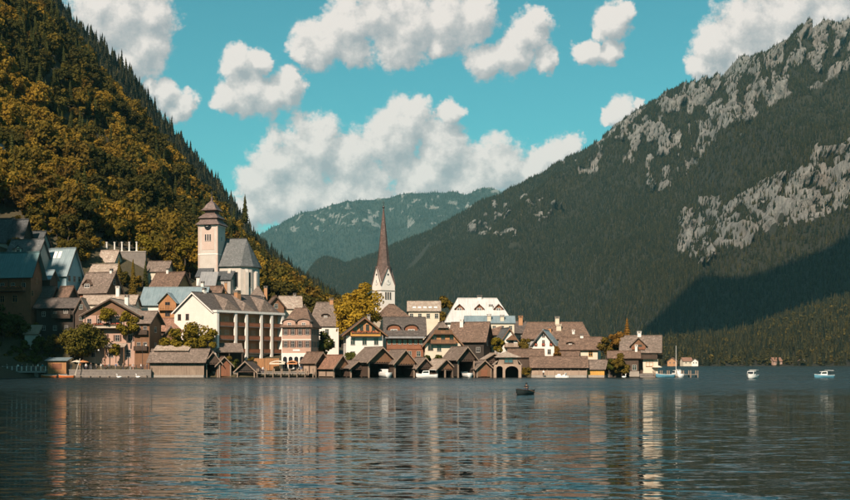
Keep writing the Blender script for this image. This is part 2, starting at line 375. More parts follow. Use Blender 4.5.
# ------------------------------------------------------------------ lake
def water():
    m, nt, b = nmat('lake_water'); N, L = nt.nodes, nt.links
    b.inputs['Base Color'].default_value = (.010, .020, .022, 1); b.inputs['Roughness'].default_value = .04; b.inputs['IOR'].default_value = 1.33
    geo = N.new('ShaderNodeNewGeometry')
    def wv(scale, st, detail, rough, dist=0.0):
        mp = N.new('ShaderNodeVectorMath'); mp.operation = 'MULTIPLY'; mp.inputs[1].default_value = st; L.new(geo.outputs['Position'], mp.inputs[0])
        n = N.new('ShaderNodeTexNoise'); n.inputs['Scale'].default_value = scale; n.inputs['Detail'].default_value = detail; n.inputs['Roughness'].default_value = rough
        n.inputs['Distortion'].default_value = dist
        L.new(mp.outputs[0], n.inputs['Vector']); return n.outputs['Fac']
    sp = N.new('ShaderNodeSeparateXYZ'); L.new(geo.outputs['Position'], sp.inputs[0])
    # a breeze roughens the water off the village shore; nearer the viewer it lies calmer in patches
    ed = wv(.02, (1, 1.6, 1), 3, .6)
    yy = N.new('ShaderNodeMath'); yy.operation = 'MULTIPLY_ADD'; L.new(ed, yy.inputs[0]); yy.inputs[1].default_value = 70; L.new(sp.outputs['Y'], yy.inputs[2])
    br = N.new('ShaderNodeMapRange'); br.interpolation_type = 'SMOOTHSTEP'; L.new(yy.outputs[0], br.inputs['Value'])
    br.inputs['From Min'].default_value = 148; br.inputs['From Max'].default_value = 178
    br.inputs['To Min'].default_value = WAVE_NEAR; br.inputs['To Max'].default_value = WAVE_FAR
    rg = N.new('ShaderNodeMapRange'); rg.interpolation_type = 'SMOOTHSTEP'; L.new(yy.outputs[0], rg.inputs['Value'])
    rg.inputs['From Min'].default_value = 120; rg.inputs['From Max'].default_value = 235; rg.inputs['To Min'].default_value = .0; rg.inputs['To Max'].default_value = ROUGH_FAR
    rp = remap(nt, wv(.05, (.35, 1.0, 1), 4, .65), .32, .66); rm = N.new('ShaderNodeMath'); rm.operation = 'MULTIPLY_ADD'; L.new(rp, rm.inputs[0]); rm.inputs[1].default_value = .75; rm.inputs[2].default_value = .45
    rr = N.new('ShaderNodeMath'); rr.operation = 'MULTIPLY_ADD'; L.new(rm.outputs[0], rr.inputs[0]); L.new(rg.outputs[0], rr.inputs[1]); rr.inputs[2].default_value = .025
    L.new(rr.outputs[0], b.inputs['Roughness'])
    patch = remap(nt, wv(.035, (1, 1.5, 1), 3, .6), .3, .7)
    pm = N.new('ShaderNodeMath'); pm.operation = 'MULTIPLY_ADD'; L.new(patch, pm.inputs[0]); pm.inputs[1].default_value = .7; pm.inputs[2].default_value = .65
    st = N.new('ShaderNodeMath'); st.operation = 'MULTIPLY'; L.new(br.outputs[0], st.inputs[0]); L.new(pm.outputs[0], st.inputs[1])
    # wavelet slopes: two sizes of ripple tilt the surface normal directly
    def slope(scale, st_, detail, amp):
        mp = N.new('ShaderNodeVectorMath'); mp.operation = 'MULTIPLY'; mp.inputs[1].default_value = st_; L.new(geo.outputs['Position'], mp.inputs[0])
        n = N.new('ShaderNodeTexNoise'); n.inputs['Scale'].default_value = scale; n.inputs['Detail'].default_value = detail; n.inputs['Roughness'].default_value = .55; n.inputs['Distortion'].default_value = .35
        L.new(mp.outputs[0], n.inputs['Vector'])
        s = N.new('ShaderNodeVectorMath'); s.operation = 'SUBTRACT'; L.new(n.outputs['Color'], s.inputs[0]); s.inputs[1].default_value = (.5, .5, .5)
        k = N.new('ShaderNodeVectorMath'); k.operation = 'MULTIPLY'; L.new(s.outputs[0], k.inputs[0]); k.inputs[1].default_value = amp; return k.outputs[0]
    s1 = slope(1.6, (.32, 1.15, 1), 2, (.30, .85, 0)); s2 = slope(5.0, (.36, 1.15, 1), 1, (.22, .55, 0))
    ad = N.new('ShaderNodeVectorMath'); ad.operation = 'ADD'; L.new(s1, ad.inputs[0]); L.new(s2, ad.inputs[1])
    sc = N.new('ShaderNodeVectorMath'); sc.operation = 'SCALE'; L.new(ad.outputs[0], sc.inputs[0]); L.new(st.outputs[0], sc.inputs['Scale'])
    up = N.new('ShaderNodeVectorMath'); up.operation = 'ADD'; L.new(sc.outputs[0], up.inputs[0]); up.inputs[1].default_value = (0, 0, 1)
    nm = N.new('ShaderNodeVectorMath'); nm.operation = 'NORMALIZE'; L.new(up.outputs[0], nm.inputs[0]); L.new(nm.outputs[0], b.inputs['Normal'])
    v = np.array([(-6000, -600, 0), (9000, -600, 0), (9000, 14000, 0), (-6000, 14000, 0)], float)
    o = link('lake', npmesh('lake', v, np.array([[0, 1, 2, 3]]), ['lake_water']))
    tag(o, 'dark rippled lake water filling the foreground', kind='structure')
WAVE_NEAR, WAVE_FAR, ROUGH_FAR = .76, 1.6, .25
water()
# ------------------------------------------------------------------ village ground and the wooded hillside behind it
XK = np.array([-900, -420, -234, -200, -180, -150, -124, -110, -90, -80, -60, -45, -30, -10, 20, 50, 60, 70, 90], float)
YK = np.array([-300, 100, 180, 200, 270, 288, 293, 296, 306, 350, 650, 760, 1000, 1300], float)
HK = np.array([  # unseen bank near the viewer is steepened to shade the left houses
 [520, 300, 175, 150, 120, 60, -4, -4, -4, -4, -4, -4, -4, -4, -4, -4, -4, -4, -4],
 [520, 330, 185, 170, 160, 135, 64, 12, -4, -4, -4, -4, -4, -4, -4, -4, -4, -4, -4],
 [520, 330, 190, 178, 166, 145, 68, 12, -4, -4, -4, -4, -4, -4, -4, -4, -4, -4, -4],
 [520, 330, 190, 175, 160, 132, 58, 9, -4, -4, -4, -4, -4, -4, -4, -4, -4, -4, -4],
 [520, 320, 165, 135, 110, 70, 26, 3, -4, -4, -4, -4, -4, -4, -4, -4, -4, -4, -4],
 [520, 300, 130, 100,  80, 45, 14,  5,  -2, -3, -3, -3, -3, -3, -3, -3, -3, -3, -4],
 [520, 300, 125,  95,  75, 42, 15,  7,  1.2,  1.0,  .9,  .8,  .7,  .7,  .7,  .6,  .4, -3, -4],
 [520, 300, 125,  95,  75, 42, 17,  9,   2, 1.7, 1.6, 1.4, 1.3, 1.2, 1.2, 1.1,  .9, -3, -4],
 [520, 300, 120,  92,  74, 44, 22, 16,  11,   8, 4.5, 3.2, 2.4, 2.0, 2.0, 1.9, 1.2, -3, -4],
 [520, 250,  96,  80,  71, 58, 50, 46,  37,  32,  25,  17,   9,   5,   4,   3,   1, -3, -4],
 [600, 390, 214, 174, 152, 118, 87, 73,  53,  46,  33,  24,  10,   0,  -3,  -4,  -4, -4, -4],
 [600, 400, 208, 168, 144, 108, 76, 62,  42,  36,  24,  14,   3,  -3,  -4,  -4,  -4, -4, -4],
 [600, 420, 200, 150, 120,  80, 45, 30,  10,   4,  -3,  -4,  -4,  -4,  -4,  -4,  -4, -4, -4],
 [600, 380, 130,  80,  50,  10, -4, -4,  -4,  -4,  -4,  -4,  -4,  -4,  -4,  -4,  -4, -4, -4]], float)
def HT(x, y):
    x = np.asarray(x, float); y = np.asarray(y, float)
    i = np.clip(np.searchsorted(XK, x) - 1, 0, len(XK) - 2); j = np.clip(np.searchsorted(YK, y) - 1, 0, len(YK) - 2)
    fx = np.clip((x - XK[i]) / (XK[i + 1] - XK[i]), 0, 1); fy = np.clip((y - YK[j]) / (YK[j + 1] - YK[j]), 0, 1)
    h = (HK[j, i] * (1 - fx) + HK[j, i + 1] * fx) * (1 - fy) + (HK[j + 1, i] * (1 - fx) + HK[j + 1, i + 1] * fx) * fy
    amp = np.clip((h - 20) / 60, 0, 1) * np.clip((y - 345) / 40, 0, 1)
    return h + amp * ((fbm(x / 55, y / 55, 4) - .5) * 30 + (fbm(x / 17 + 5, y / 17, 2) - .5) * 5)
def H(x, y): return float(HT(np.array([x]), np.array([y]))[0])
def grid_mesh(xs, ys, hf, name, mats):
    gx, gy = np.meshgrid(xs, ys); z = hf(gx, gy)
    v = np.stack([gx, gy, z], -1).reshape(-1, 3); nx, ny = len(xs), len(ys)
    a = (np.arange(ny - 1)[:, None] * nx + np.arange(nx - 1)[None, :]).ravel()
    return npmesh(name, v, np.stack([a, a + 1, a + nx + 1, a + nx], -1), mats, True)
xs = np.concatenate([np.arange(-900, -260, 20), np.arange(-260, -130, 5), np.arange(-130, 92, 2.)])
ys = np.concatenate([np.arange(-300, 260, 14), np.arange(260, 360, 2.), np.arange(360, 700, 5), np.arange(700, 1300, 20)])
o = link('hillside', grid_mesh(xs, ys, HT, 'hillside', ['soil']))
tag(o, 'steep earth slope under the woods and village on the left', kind='structure')
# ------------------------------------------------------------------ mountains: foot and ridge lines stand at their own distances
def mountain(name, label, sil, yf, yr, us, nrow, mat, rockf=None, back=.45, rough=1.0, seed=0., gully=1.0, base=-6.0):
    t = np.concatenate([np.linspace(0, 1, nrow), 1 + np.linspace(.04, back, 10)])
    U, T = np.meshgrid(us, t)
    Yf = np.interp(U, *zip(*yf)); Yr = np.interp(U, *zip(*yr))
    Y = Yf + (Yr - Yf) * T
    pyr = np.interp(U, *zip(*sil)); Zr = CH + (HY - pyr) / F * Yr
    prof = np.where(T <= 1, T ** .92, 1 - (T - 1) * 1.1)
    X = (U - 425) / F * Y
    env = np.clip(np.minimum(T / .15, 1), 0, 1) * np.where(T > .8, np.clip((1.0 - T) / .2, .12, 1), 1)
    sc = Zr.max()
    rid = 1 - np.abs(2 * fbm(X / (sc * .42) + seed, Y / (sc * 1.0) + seed, 4) - 1)
    Z = Zr * prof + env * rough * sc * ((rid - .72) * .30 * gully + (fbm(X / (sc * .12) + seed, Y / (sc * .12), 4) - .5) * .055) + base * (1 - np.clip(T * 20, 0, 1))
    top = np.clip((T - .8) / .2, 0, 1) * (T <= 1.2)
    Z += top * sc * .022 * (fbm(X / (sc * .05), Y / (sc * .3) + seed, 3) - .5)
    PYv = HY - (Z - CH) / Y * F; PXv = U + 0 * T
    rock = np.zeros_like(Z)
    if rockf is not None:
        rock = rockf(PXv, PYv, X, Y, Z)
        # bare cliffs stand steep: the rock steps out toward the lake and is cut by clefts
        cl = np.abs(2 * fbm(X / (sc * .045), Z / (sc * .11), 4) - 1)
        lg = fbm(X / (sc * .10) + 3, Z / (sc * .022), 3)
        saw = (Z / (sc * .034) + 2.6 * lg + X / (sc * .5)) % 1.0
        step = rock * sc * (.05 * (cl ** .55 * 2.0 - .6) + .016 * (saw - .5) + .03 * (lg - .5))
        Y = Y - step; Z = Z + step * .2; X = X + rock * sc * .012 * (fbm(Z / (sc * .03), X / (sc * .05), 3) - .5)
    ny, nx = Z.shape
    v = np.stack([X, Y, Z], -1).reshape(-1, 3)
    a = (np.arange(ny - 1)[:, None] * nx + np.arange(nx - 1)[None, :]).ravel()
    me = npmesh(name, v, np.stack([a, a + 1, a + nx + 1, a + nx], -1), [mat], True)
    at = me.attributes.new('rock', 'FLOAT', 'POINT'); at.data.foreach_set('value', rock.ravel().astype(np.float32))
    o = link(name, me); tag(o, label, kind='structure')
    return dict(X=X, Y=Y, Z=Z, rock=rock, T=T, U=U, py=PYv)
def mountmat(name, soil1, soil2, rock1, rock2, s1):
    m, nt, b = nmat(name); N, L = nt.nodes, nt.links
    geo = N.new('ShaderNodeNewGeometry'); at = N.new('ShaderNodeAttribute'); at.attribute_name = 'rock'
    def nz(scale, st=(1, 1, 1), d=6, r=.65):
        mp = N.new('ShaderNodeVectorMath'); mp.operation = 'MULTIPLY'; mp.inputs[1].default_value = st; L.new(geo.outputs['Position'], mp.inputs[0])
        n = N.new('ShaderNodeTexNoise'); n.inputs['Scale'].default_value = scale; n.inputs['Detail'].default_value = d; n.inputs['Roughness'].default_value = r
        L.new(mp.outputs[0], n.inputs['Vector']); return n.outputs['Fac']
    col = mixcol(nt, soil1, soil2, remap(nt, nz(s1), .35, .68))
    strat = nz(s1 * 5, (1, 1, .4), 9, .72)
    rk = mixcol(nt, rock1, rock2, remap(nt, strat, .36, .62))
    rk = mixcol(nt, rk, tuple(x * .45 for x in rock1), mulv(nt, remap(nt, nz(s1 * 9, (1, 1, .22), 4), .55, .68), .8))
    rk = mixcol(nt, rk, (.30, .22, .16), mulv(nt, remap(nt, nz(s1 * 1.5), .55, .75), .5))
    ad = N.new('ShaderNodeMath'); ad.operation = 'ADD'; L.new(at.outputs['Fac'], ad.inputs[0])
    sb = N.new('ShaderNodeMath'); sb.operation = 'MULTIPLY_ADD'; L.new(nz(s1 * 7), sb.inputs[0]); sb.inputs[1].default_value = .9; sb.inputs[2].default_value = -.45; L.new(sb.outputs[0], ad.inputs[1])
    fac = remap(nt, ad.outputs[0], .38, .55)
    L.new(mixcol(nt, col, rk, fac), b.inputs['Base Color']); b.inputs['Roughness'].default_value = .95
    bump(nt, b, strat, 1.0, 40 * .006 / s1)
    return m
mountmat('mountain_near', (.022, .022, .011), (.040, .036, .017), (.17, .16, .15), (.37, .35, .325), .006)
mountmat('mountain_far', (.020, .032, .020), (.045, .055, .032), (.22, .22, .20), (.30, .29, .27), .0035)
def polymask(px, py, poly):
    n = len(poly); ins = np.zeros(px.shape, bool)
    for i in range(n):
        x0, y0 = poly[i]; x1, y1 = poly[(i + 1) % n]
        c = ((y0 > py) != (y1 > py)) & (px < (x1 - x0) * (py - y0) / (y1 - y0 + 1e-9) + x0); ins ^= c
    return ins
def rock_right(px, py, X, Y, Z):
    wx = px + (fbm(px / 22, py / 22, 4) - .5) * 22; wy = py + (fbm(px / 19 + 40, py / 19, 4) - .5) * 30
    r = np.zeros_like(px)
    band = polymask(wx, wy, [(676,222),(684,206),(706,196),(726,206),(742,192),(770,180),(800,166),(830,150),(862,132),(900,120),(900,190),(862,205),(838,210),(815,222),(780,228),(745,240),(725,250),(700,266),(684,258)])
    r[band] = .95
    r[band & (fbm(px / 9, py / 7, 3) > .60)] = .2
    crest = np.interp(px, *zip(*SIL_R))
    up = np.clip(1 - (wy - crest) / np.interp(px, [560, 640, 760, 860], [14, 70, 80, 55]), 0, 1) * (px > 560)
    sk = fbm(px / 6 + 3, py / 10, 4) * .62 + fbm(px / 30 + 8, py / 30, 2) * .38
    r = np.maximum(r, np.clip((sk - .475) * 9, 0, 1) * np.clip(up * 2.2, 0, .9))
    mid = polymask(wx, wy, [(640,170),(668,140),(690,120),(735,100),(770,78),(790,90),(750,118),(716,138),(700,165),(676,190),(660,200),(642,190)])
    r = np.maximum(r, mid * np.clip((fbm(px / 6, py / 9 + 9, 3) - .46) * 8, 0, .9))
    low = polymask(wx, wy, [(465,236),(500,200),(540,192),(560,215),(520,235),(480,248)])
    r = np.maximum(r, low * np.clip((fbm(px / 5, py / 5 + 9, 3) - .58) * 9, 0, .75))
    return r
SIL_R = [(250,330),(300,288),(330,272),(355,262),(400,245),(450,220),(500,192),(540,171),(580,152),(600,140),(640,112),(660,100),(672,96),(684,95),(692,98),(715,84),(740,67),(760,52),(775,42),(795,34),(815,33),(835,29),(850,25),(900,5),(1000,-60),(1200,-120),(1500,-60)]
us = np.concatenate([np.arange(240, 640, 2.2), np.arange(640, 880, 1.2), np.arange(880, 1500, 12)])
MR = mountain('mountain', 'big wooded mountain with pale cliffs filling the right side', SIL_R,
              [(240, 5200), (330, 4300), (450, 3400), (600, 2600), (700, 2150), (850, 1950), (1500, 1700)],
              [(240, 6200), (330, 5600), (450, 5000), (600, 4700), (850, 4300), (1500, 3600)], us, 330, 'mountain_near', rock_right, seed=3.1)
SIL_B = [(120,330),(200,262),(250,238),(275,226),(300,214),(330,206),(360,200),(400,194),(412,193),(440,192),(458,192),(466,196),(478,191),(490,190),(520,200),(600,240),(760,330)]
MBk = mountain('mountain', 'hazy blue-green mountain far behind the church spire', SIL_B,
               [(120, 9000), (760, 9000)], [(120, 12500), (300, 12200), (480, 12800), (760, 12500)], np.arange(120, 760, 3.), 110, 'mountain_far',
               lambda px, py, X, Y, Z: np.clip((fbm(px / 6, py / 4 + 2, 4) - .56) * 6, 0, .62) * (py < 232), seed=8.4, rough=.8)
SIL_S = [(-60,-120),(0,-62),(50,-14),(62,2),(80,20),(100,38),(125,62),(150,95),(175,127),(200,157),(225,188),(250,222),(270,245),(300,268),(322,284),(345,300),(380,330)]
MS = mountain('mountain', 'steep dark ridge in shade just behind the wooded hillside', [(a, b + 9) for a, b in SIL_S],
              [(-60, 900), (380, 1250)], [(-60, 1250), (380, 1700)], np.arange(-60, 382, 3.), 70, 'mountain_near', seed=5.5, rough=.35)
SIL_F = [(560,352),(600,345),(640,342),(680,340),(720,337),(745,332),(770,322),(800,312),(830,303),(850,298),(900,285),(1000,270),(1200,260)]
MF = mountain('hill', 'low wooded hill along the far right shore', SIL_F,
              [(560, 1500), (650, 1330), (850, 1300), (1200, 1200)], [(560, 1800), (650, 1720), (850, 1800), (1200, 1700)], np.arange(560, 1200, 5.), 60, 'mountain_near', seed=1.7, rough=.3, base=-1)

# ------------------------------------------------------------------ trees
def leaf_quads(c, nrm, size, rs):
    n = len(c); a = rs.normal(size=(n, 3)); a -= (a * nrm).sum(1, keepdims=True) * nrm; a /= np.linalg.norm(a, axis=1, keepdims=True) + 1e-9
    b = np.cross(nrm, a); s = size[:, None]
    return np.stack([c - a * s - b * s * .6, c + a * s * .25 - b * s * .8, c + a * s + b * s * .45, c - a * s * .3 + b * s * .75], 1)
def crown_geo(rs, rx, rz, zc, nclump, nleaf, ls, clump=.42, shape=None):
    """foliage built of leaf sprays around clumps spread through an uneven crown"""
    C = []
    while len(C) < nclump:
        p = rs.normal(size=3); p /= np.linalg.norm(p); r = rs.uniform(.45, .86)
        p = p * r
        if p[2] < -.72: continue
        if shape: p[:2] *= shape(p[2])
        C.append((p[0] * rx, p[1] * rx, p[2] * rz))
    C = np.array(C); cr = rs.uniform(.6, 1.25, nclump) * clump * rx
    k = rs.randint(0, nclump, nleaf)
    d = rs.normal(size=(nleaf, 3)); d /= np.linalg.norm(d, axis=1, keepdims=True); d[:, 2] = d[:, 2] * .8 + .12
    rad = rs.uniform(.35, 1.08, nleaf) ** .6
    P = C[k] + d * (cr[k] * rad)[:, None]
    P[:, 2] += zc
    nr = d + rs.normal(size=(nleaf, 3)) * .45 + np.array([0, 0, .25]); nr /= np.linalg.norm(nr, axis=1, keepdims=True)
    q = leaf_quads(P, nr, rs.uniform(.6, 1.3, nleaf) * ls, rs)
    return q.reshape(-1, 3), np.arange(nleaf * 4).reshape(-1, 4), C
def trunk_mb(rs, h, r, C=None, zc=0, nl=5):
    m = MB(); z = 0; p = Vector((0, 0, -1.2)); segs = 4
    for i in range(segs):
        q = Vector((rs.uniform(-.06, .06) * h, rs.uniform(-.06, .06) * h, h * (i + 1) / segs))
        m.tube(p, q, r * (1 - i * .2), r * (1 - (i + 1) * .2), 7); p = q
    if C is not None:
        for c in C[:nl]:
            m.tube((0, 0, h * rs.uniform(.55, .9)), (c[0], c[1], c[2] + zc), r * .32, r * .1, 5)
    return m
def conifer_geo(rs, h, r, tiers, per):
    vs = []; 
    for i in range(tiers):
        f = i / tiers; z = h * (.08 + .9 * f); rr = r * (1 - f) ** .85 * rs.uniform(.85, 1.12) + .12
        for k in range(per):
            a = 2 * math.pi * (k + rs.uniform(0, .8)) / per; l = rr * rs.uniform(.7, 1.15); w = rr * .95 * math.pi / per + .05
            ca, sa = math.cos(a), math.sin(a); top = h / tiers * rs.uniform(1.0, 1.7)
            vs += [(0, 0, z + top), (ca * l * .6 - sa * w, sa * l * .6 + ca * w, z - l * .12), (ca * l, sa * l, z - l * .30), (ca * l * .6 + sa * w, sa * l * .6 - ca * w, z - l * .12)]
    return np.array(vs), np.arange(len(vs)).reshape(-1, 4)
def proto(name, v, f, leaf, tr=None):
    """one joined mesh (crown + trunk) kept out of the scene as a source for the woods that are one mass"""
    me = npmesh(name, v, f, [leaf])
    if tr is not None:
        b = tr.mesh(name + '_t', 'bark'); 
        nv = len(v); vv = np.concatenate([v, np.array(tr.v)])
        mb = MB(); mb.v = [tuple(p) for p in vv]; mb.f = [tuple(x) for x in f] + [tuple(i + nv for i in g) for g in tr.f]; mb.m = [0] * len(f) + [1] * len(tr.f)
        me = mb.mesh(name, [leaf, 'bark'])
    return bpy.data.objects.new(name, me)
def scatter(name, protos, P, S, idx, label, rs, squash=None):
    """one mass of vegetation: trees set out on points by geometry nodes"""
    n = len(P); me = bpy.data.meshes.new(name); me.vertices.add(n); me.vertices.foreach_set('co', np.asarray(P, np.float32).ravel())
    def attr(nm, ty, data, key):
        a = me.attributes.new(nm, ty, 'POINT'); a.data.foreach_set(key, data)
    rot = np.zeros((n, 3), np.float32); rot[:, 2] = rs.uniform(0, 6.283, n); rot[:, :2] = rs.normal(0, .04, (n, 2))
    sc = np.repeat(np.asarray(S, np.float32)[:, None], 3, 1); sc[:, 2] *= rs.uniform(.85, 1.2, n)
    attr('rot', 'FLOAT_VECTOR', rot.ravel(), 'vector'); attr('scl', 'FLOAT_VECTOR', sc.ravel(), 'vector'); attr('idx', 'INT', np.asarray(idx, np.int32), 'value')
    me.update()
    g = bpy.data.node_groups.new(name, 'GeometryNodeTree')
    g.interface.new_socket('Geometry', in_out='INPUT', socket_type='NodeSocketGeometry'); g.interface.new_socket('Geometry', in_out='OUTPUT', socket_type='NodeSocketGeometry')
    N, L = g.nodes, g.links; gi = N.new('NodeGroupInput'); go = N.new('NodeGroupOutput'); jn = N.new('GeometryNodeJoinGeometry')
    def na(nm, ty):
        a = N.new('GeometryNodeInputNamedAttribute'); a.data_type = ty; a.inputs['Name'].default_value = nm; return a.outputs['Attribute']
    ar, asc, ai = na('rot', 'FLOAT_VECTOR'), na('scl', 'FLOAT_VECTOR'), na('idx', 'INT')
    for k, p in enumerate(protos):
        oi = N.new('GeometryNodeObjectInfo'); oi.inputs['Object'].default_value = p; oi.inputs['As Instance'].default_value = True
        cp = N.new('FunctionNodeCompare'); cp.data_type = 'INT'; cp.operation = 'EQUAL'; L.new(ai, cp.inputs[2]); cp.inputs[3].default_value = k
        ip = N.new('GeometryNodeInstanceOnPoints'); L.new(gi.outputs[0], ip.inputs['Points']); L.new(cp.outputs[0], ip.inputs['Selection'])
        L.new(oi.outputs['Geometry'], ip.inputs['Instance']); L.new(ar, ip.inputs['Rotation']); L.new(asc, ip.inputs['Scale'])
        L.new(ip.outputs[0], jn.inputs[0])
    L.new(jn.outputs[0], go.inputs[0])
    o = link(name, me); md = o.modifiers.new('scatter', 'NODES'); md.node_group = g
    return tag(o, label, kind='stuff')
RS = np.random.RandomState(11)
# hillside tree kinds: crown mesh + trunk mesh shared by all copies
KINDS = []
for k in range(5):
    lf = ('leaf_hill', 'leaf_hill', 'leaf_hill_dark', 'leaf_hill_gold', 'leaf_hill')[k]; rs = np.random.RandomState(100 + k); rx = 3.4 + .35 * k; rz = 4.6 + .4 * (k % 3)
    v, f, C = crown_geo(rs, rx, rz, rz + 1.6, 17 + 2 * k, 1500, .50, .40)
    KINDS.append((npmesh('crown', v, f, [lf]), trunk_mb(rs, rz + 1.5, .28, C, rz + 1.6).mesh('trunk', 'bark'), (v, f, trunk_mb(rs, rz + 1.5, .28, C, rz + 1.6), lf)))
CON = []
for k in range(3):
    rs = np.random.RandomState(200 + k); v, f = conifer_geo(rs, 15 + k, 2.9, 17, 10)
    tm = MB(); tm.tube((0, 0, -1), (0, 0, 13 + k), .26, .05, 7)
    CON.append((npmesh('crown', v, f, ['leaf_conifer']), tm.mesh('trunk', 'bark'), (v, f, tm)))
def tree_on_hill(x, y, kind, s, rz, label, group, name):
    e = empty(name, (x, y, H(x, y) - .3), rz, label, 'tree', group); e.scale = (s, s, s * RS.uniform(.9, 1.15))
    link('crown', kind[0], e); link('trunk', kind[1], e)
    return e
# ------------------------------------------------------------------ building kit
FACE_ROT = dict(f=0.0, r=math.pi / 2, b=math.pi, l=-math.pi / 2)
_wc = {}
def win_meshes(w, h, frame, glass, mull, proud):
    k = (round(w, 2), round(h, 2), frame, glass, mull, proud)
    if k not in _wc:
        t = min(.08, w * .09); m = MB()
        m.box(-w/2 - t, -w/2, -proud, .02, -t, h + t); m.box(w/2, w/2 + t, -proud, .02, -t, h + t)
        m.box(-w/2, w/2, -proud, .02, h, h + t); m.box(-w/2 - t*1.3, w/2 + t*1.3, -proud - .06, -.001, -t * 1.6, -t*.02)
        if mull:
            m.box(-.035, .035, -proud + .02, .0, 0, h)
            m.box(-w/2, -.035, -proud + .025, .0, h*.62, h*.62 + .06); m.box(.035, w/2, -proud + .025, .0, h*.62, h*.62 + .06)
        p = MB(); p.box(-w/2, w/2, -.012, .01, 0, h)
        _wc[k] = (m.mesh('window', frame), p.mesh('pane', glass))
    return _wc[k]
_sc = {}
def shutter_mesh(w, h, mat):
    k = (round(w, 2), round(h, 2), mat)
    if k not in _sc:
        m = MB(); m.box(-w/2, w/2, -.07, -.005, -.04, h + .04)
        n = max(3, int(h / .28))
        for i in range(n): z = h * (i + .5) / n; m.box(-w/2 + .05, w/2 - .05, -.095, -.07, z - h / n * .3, z + h / n * .3)
        _sc[k] = m.mesh('shutter', mat)
    return _sc[k]
FOOT = []
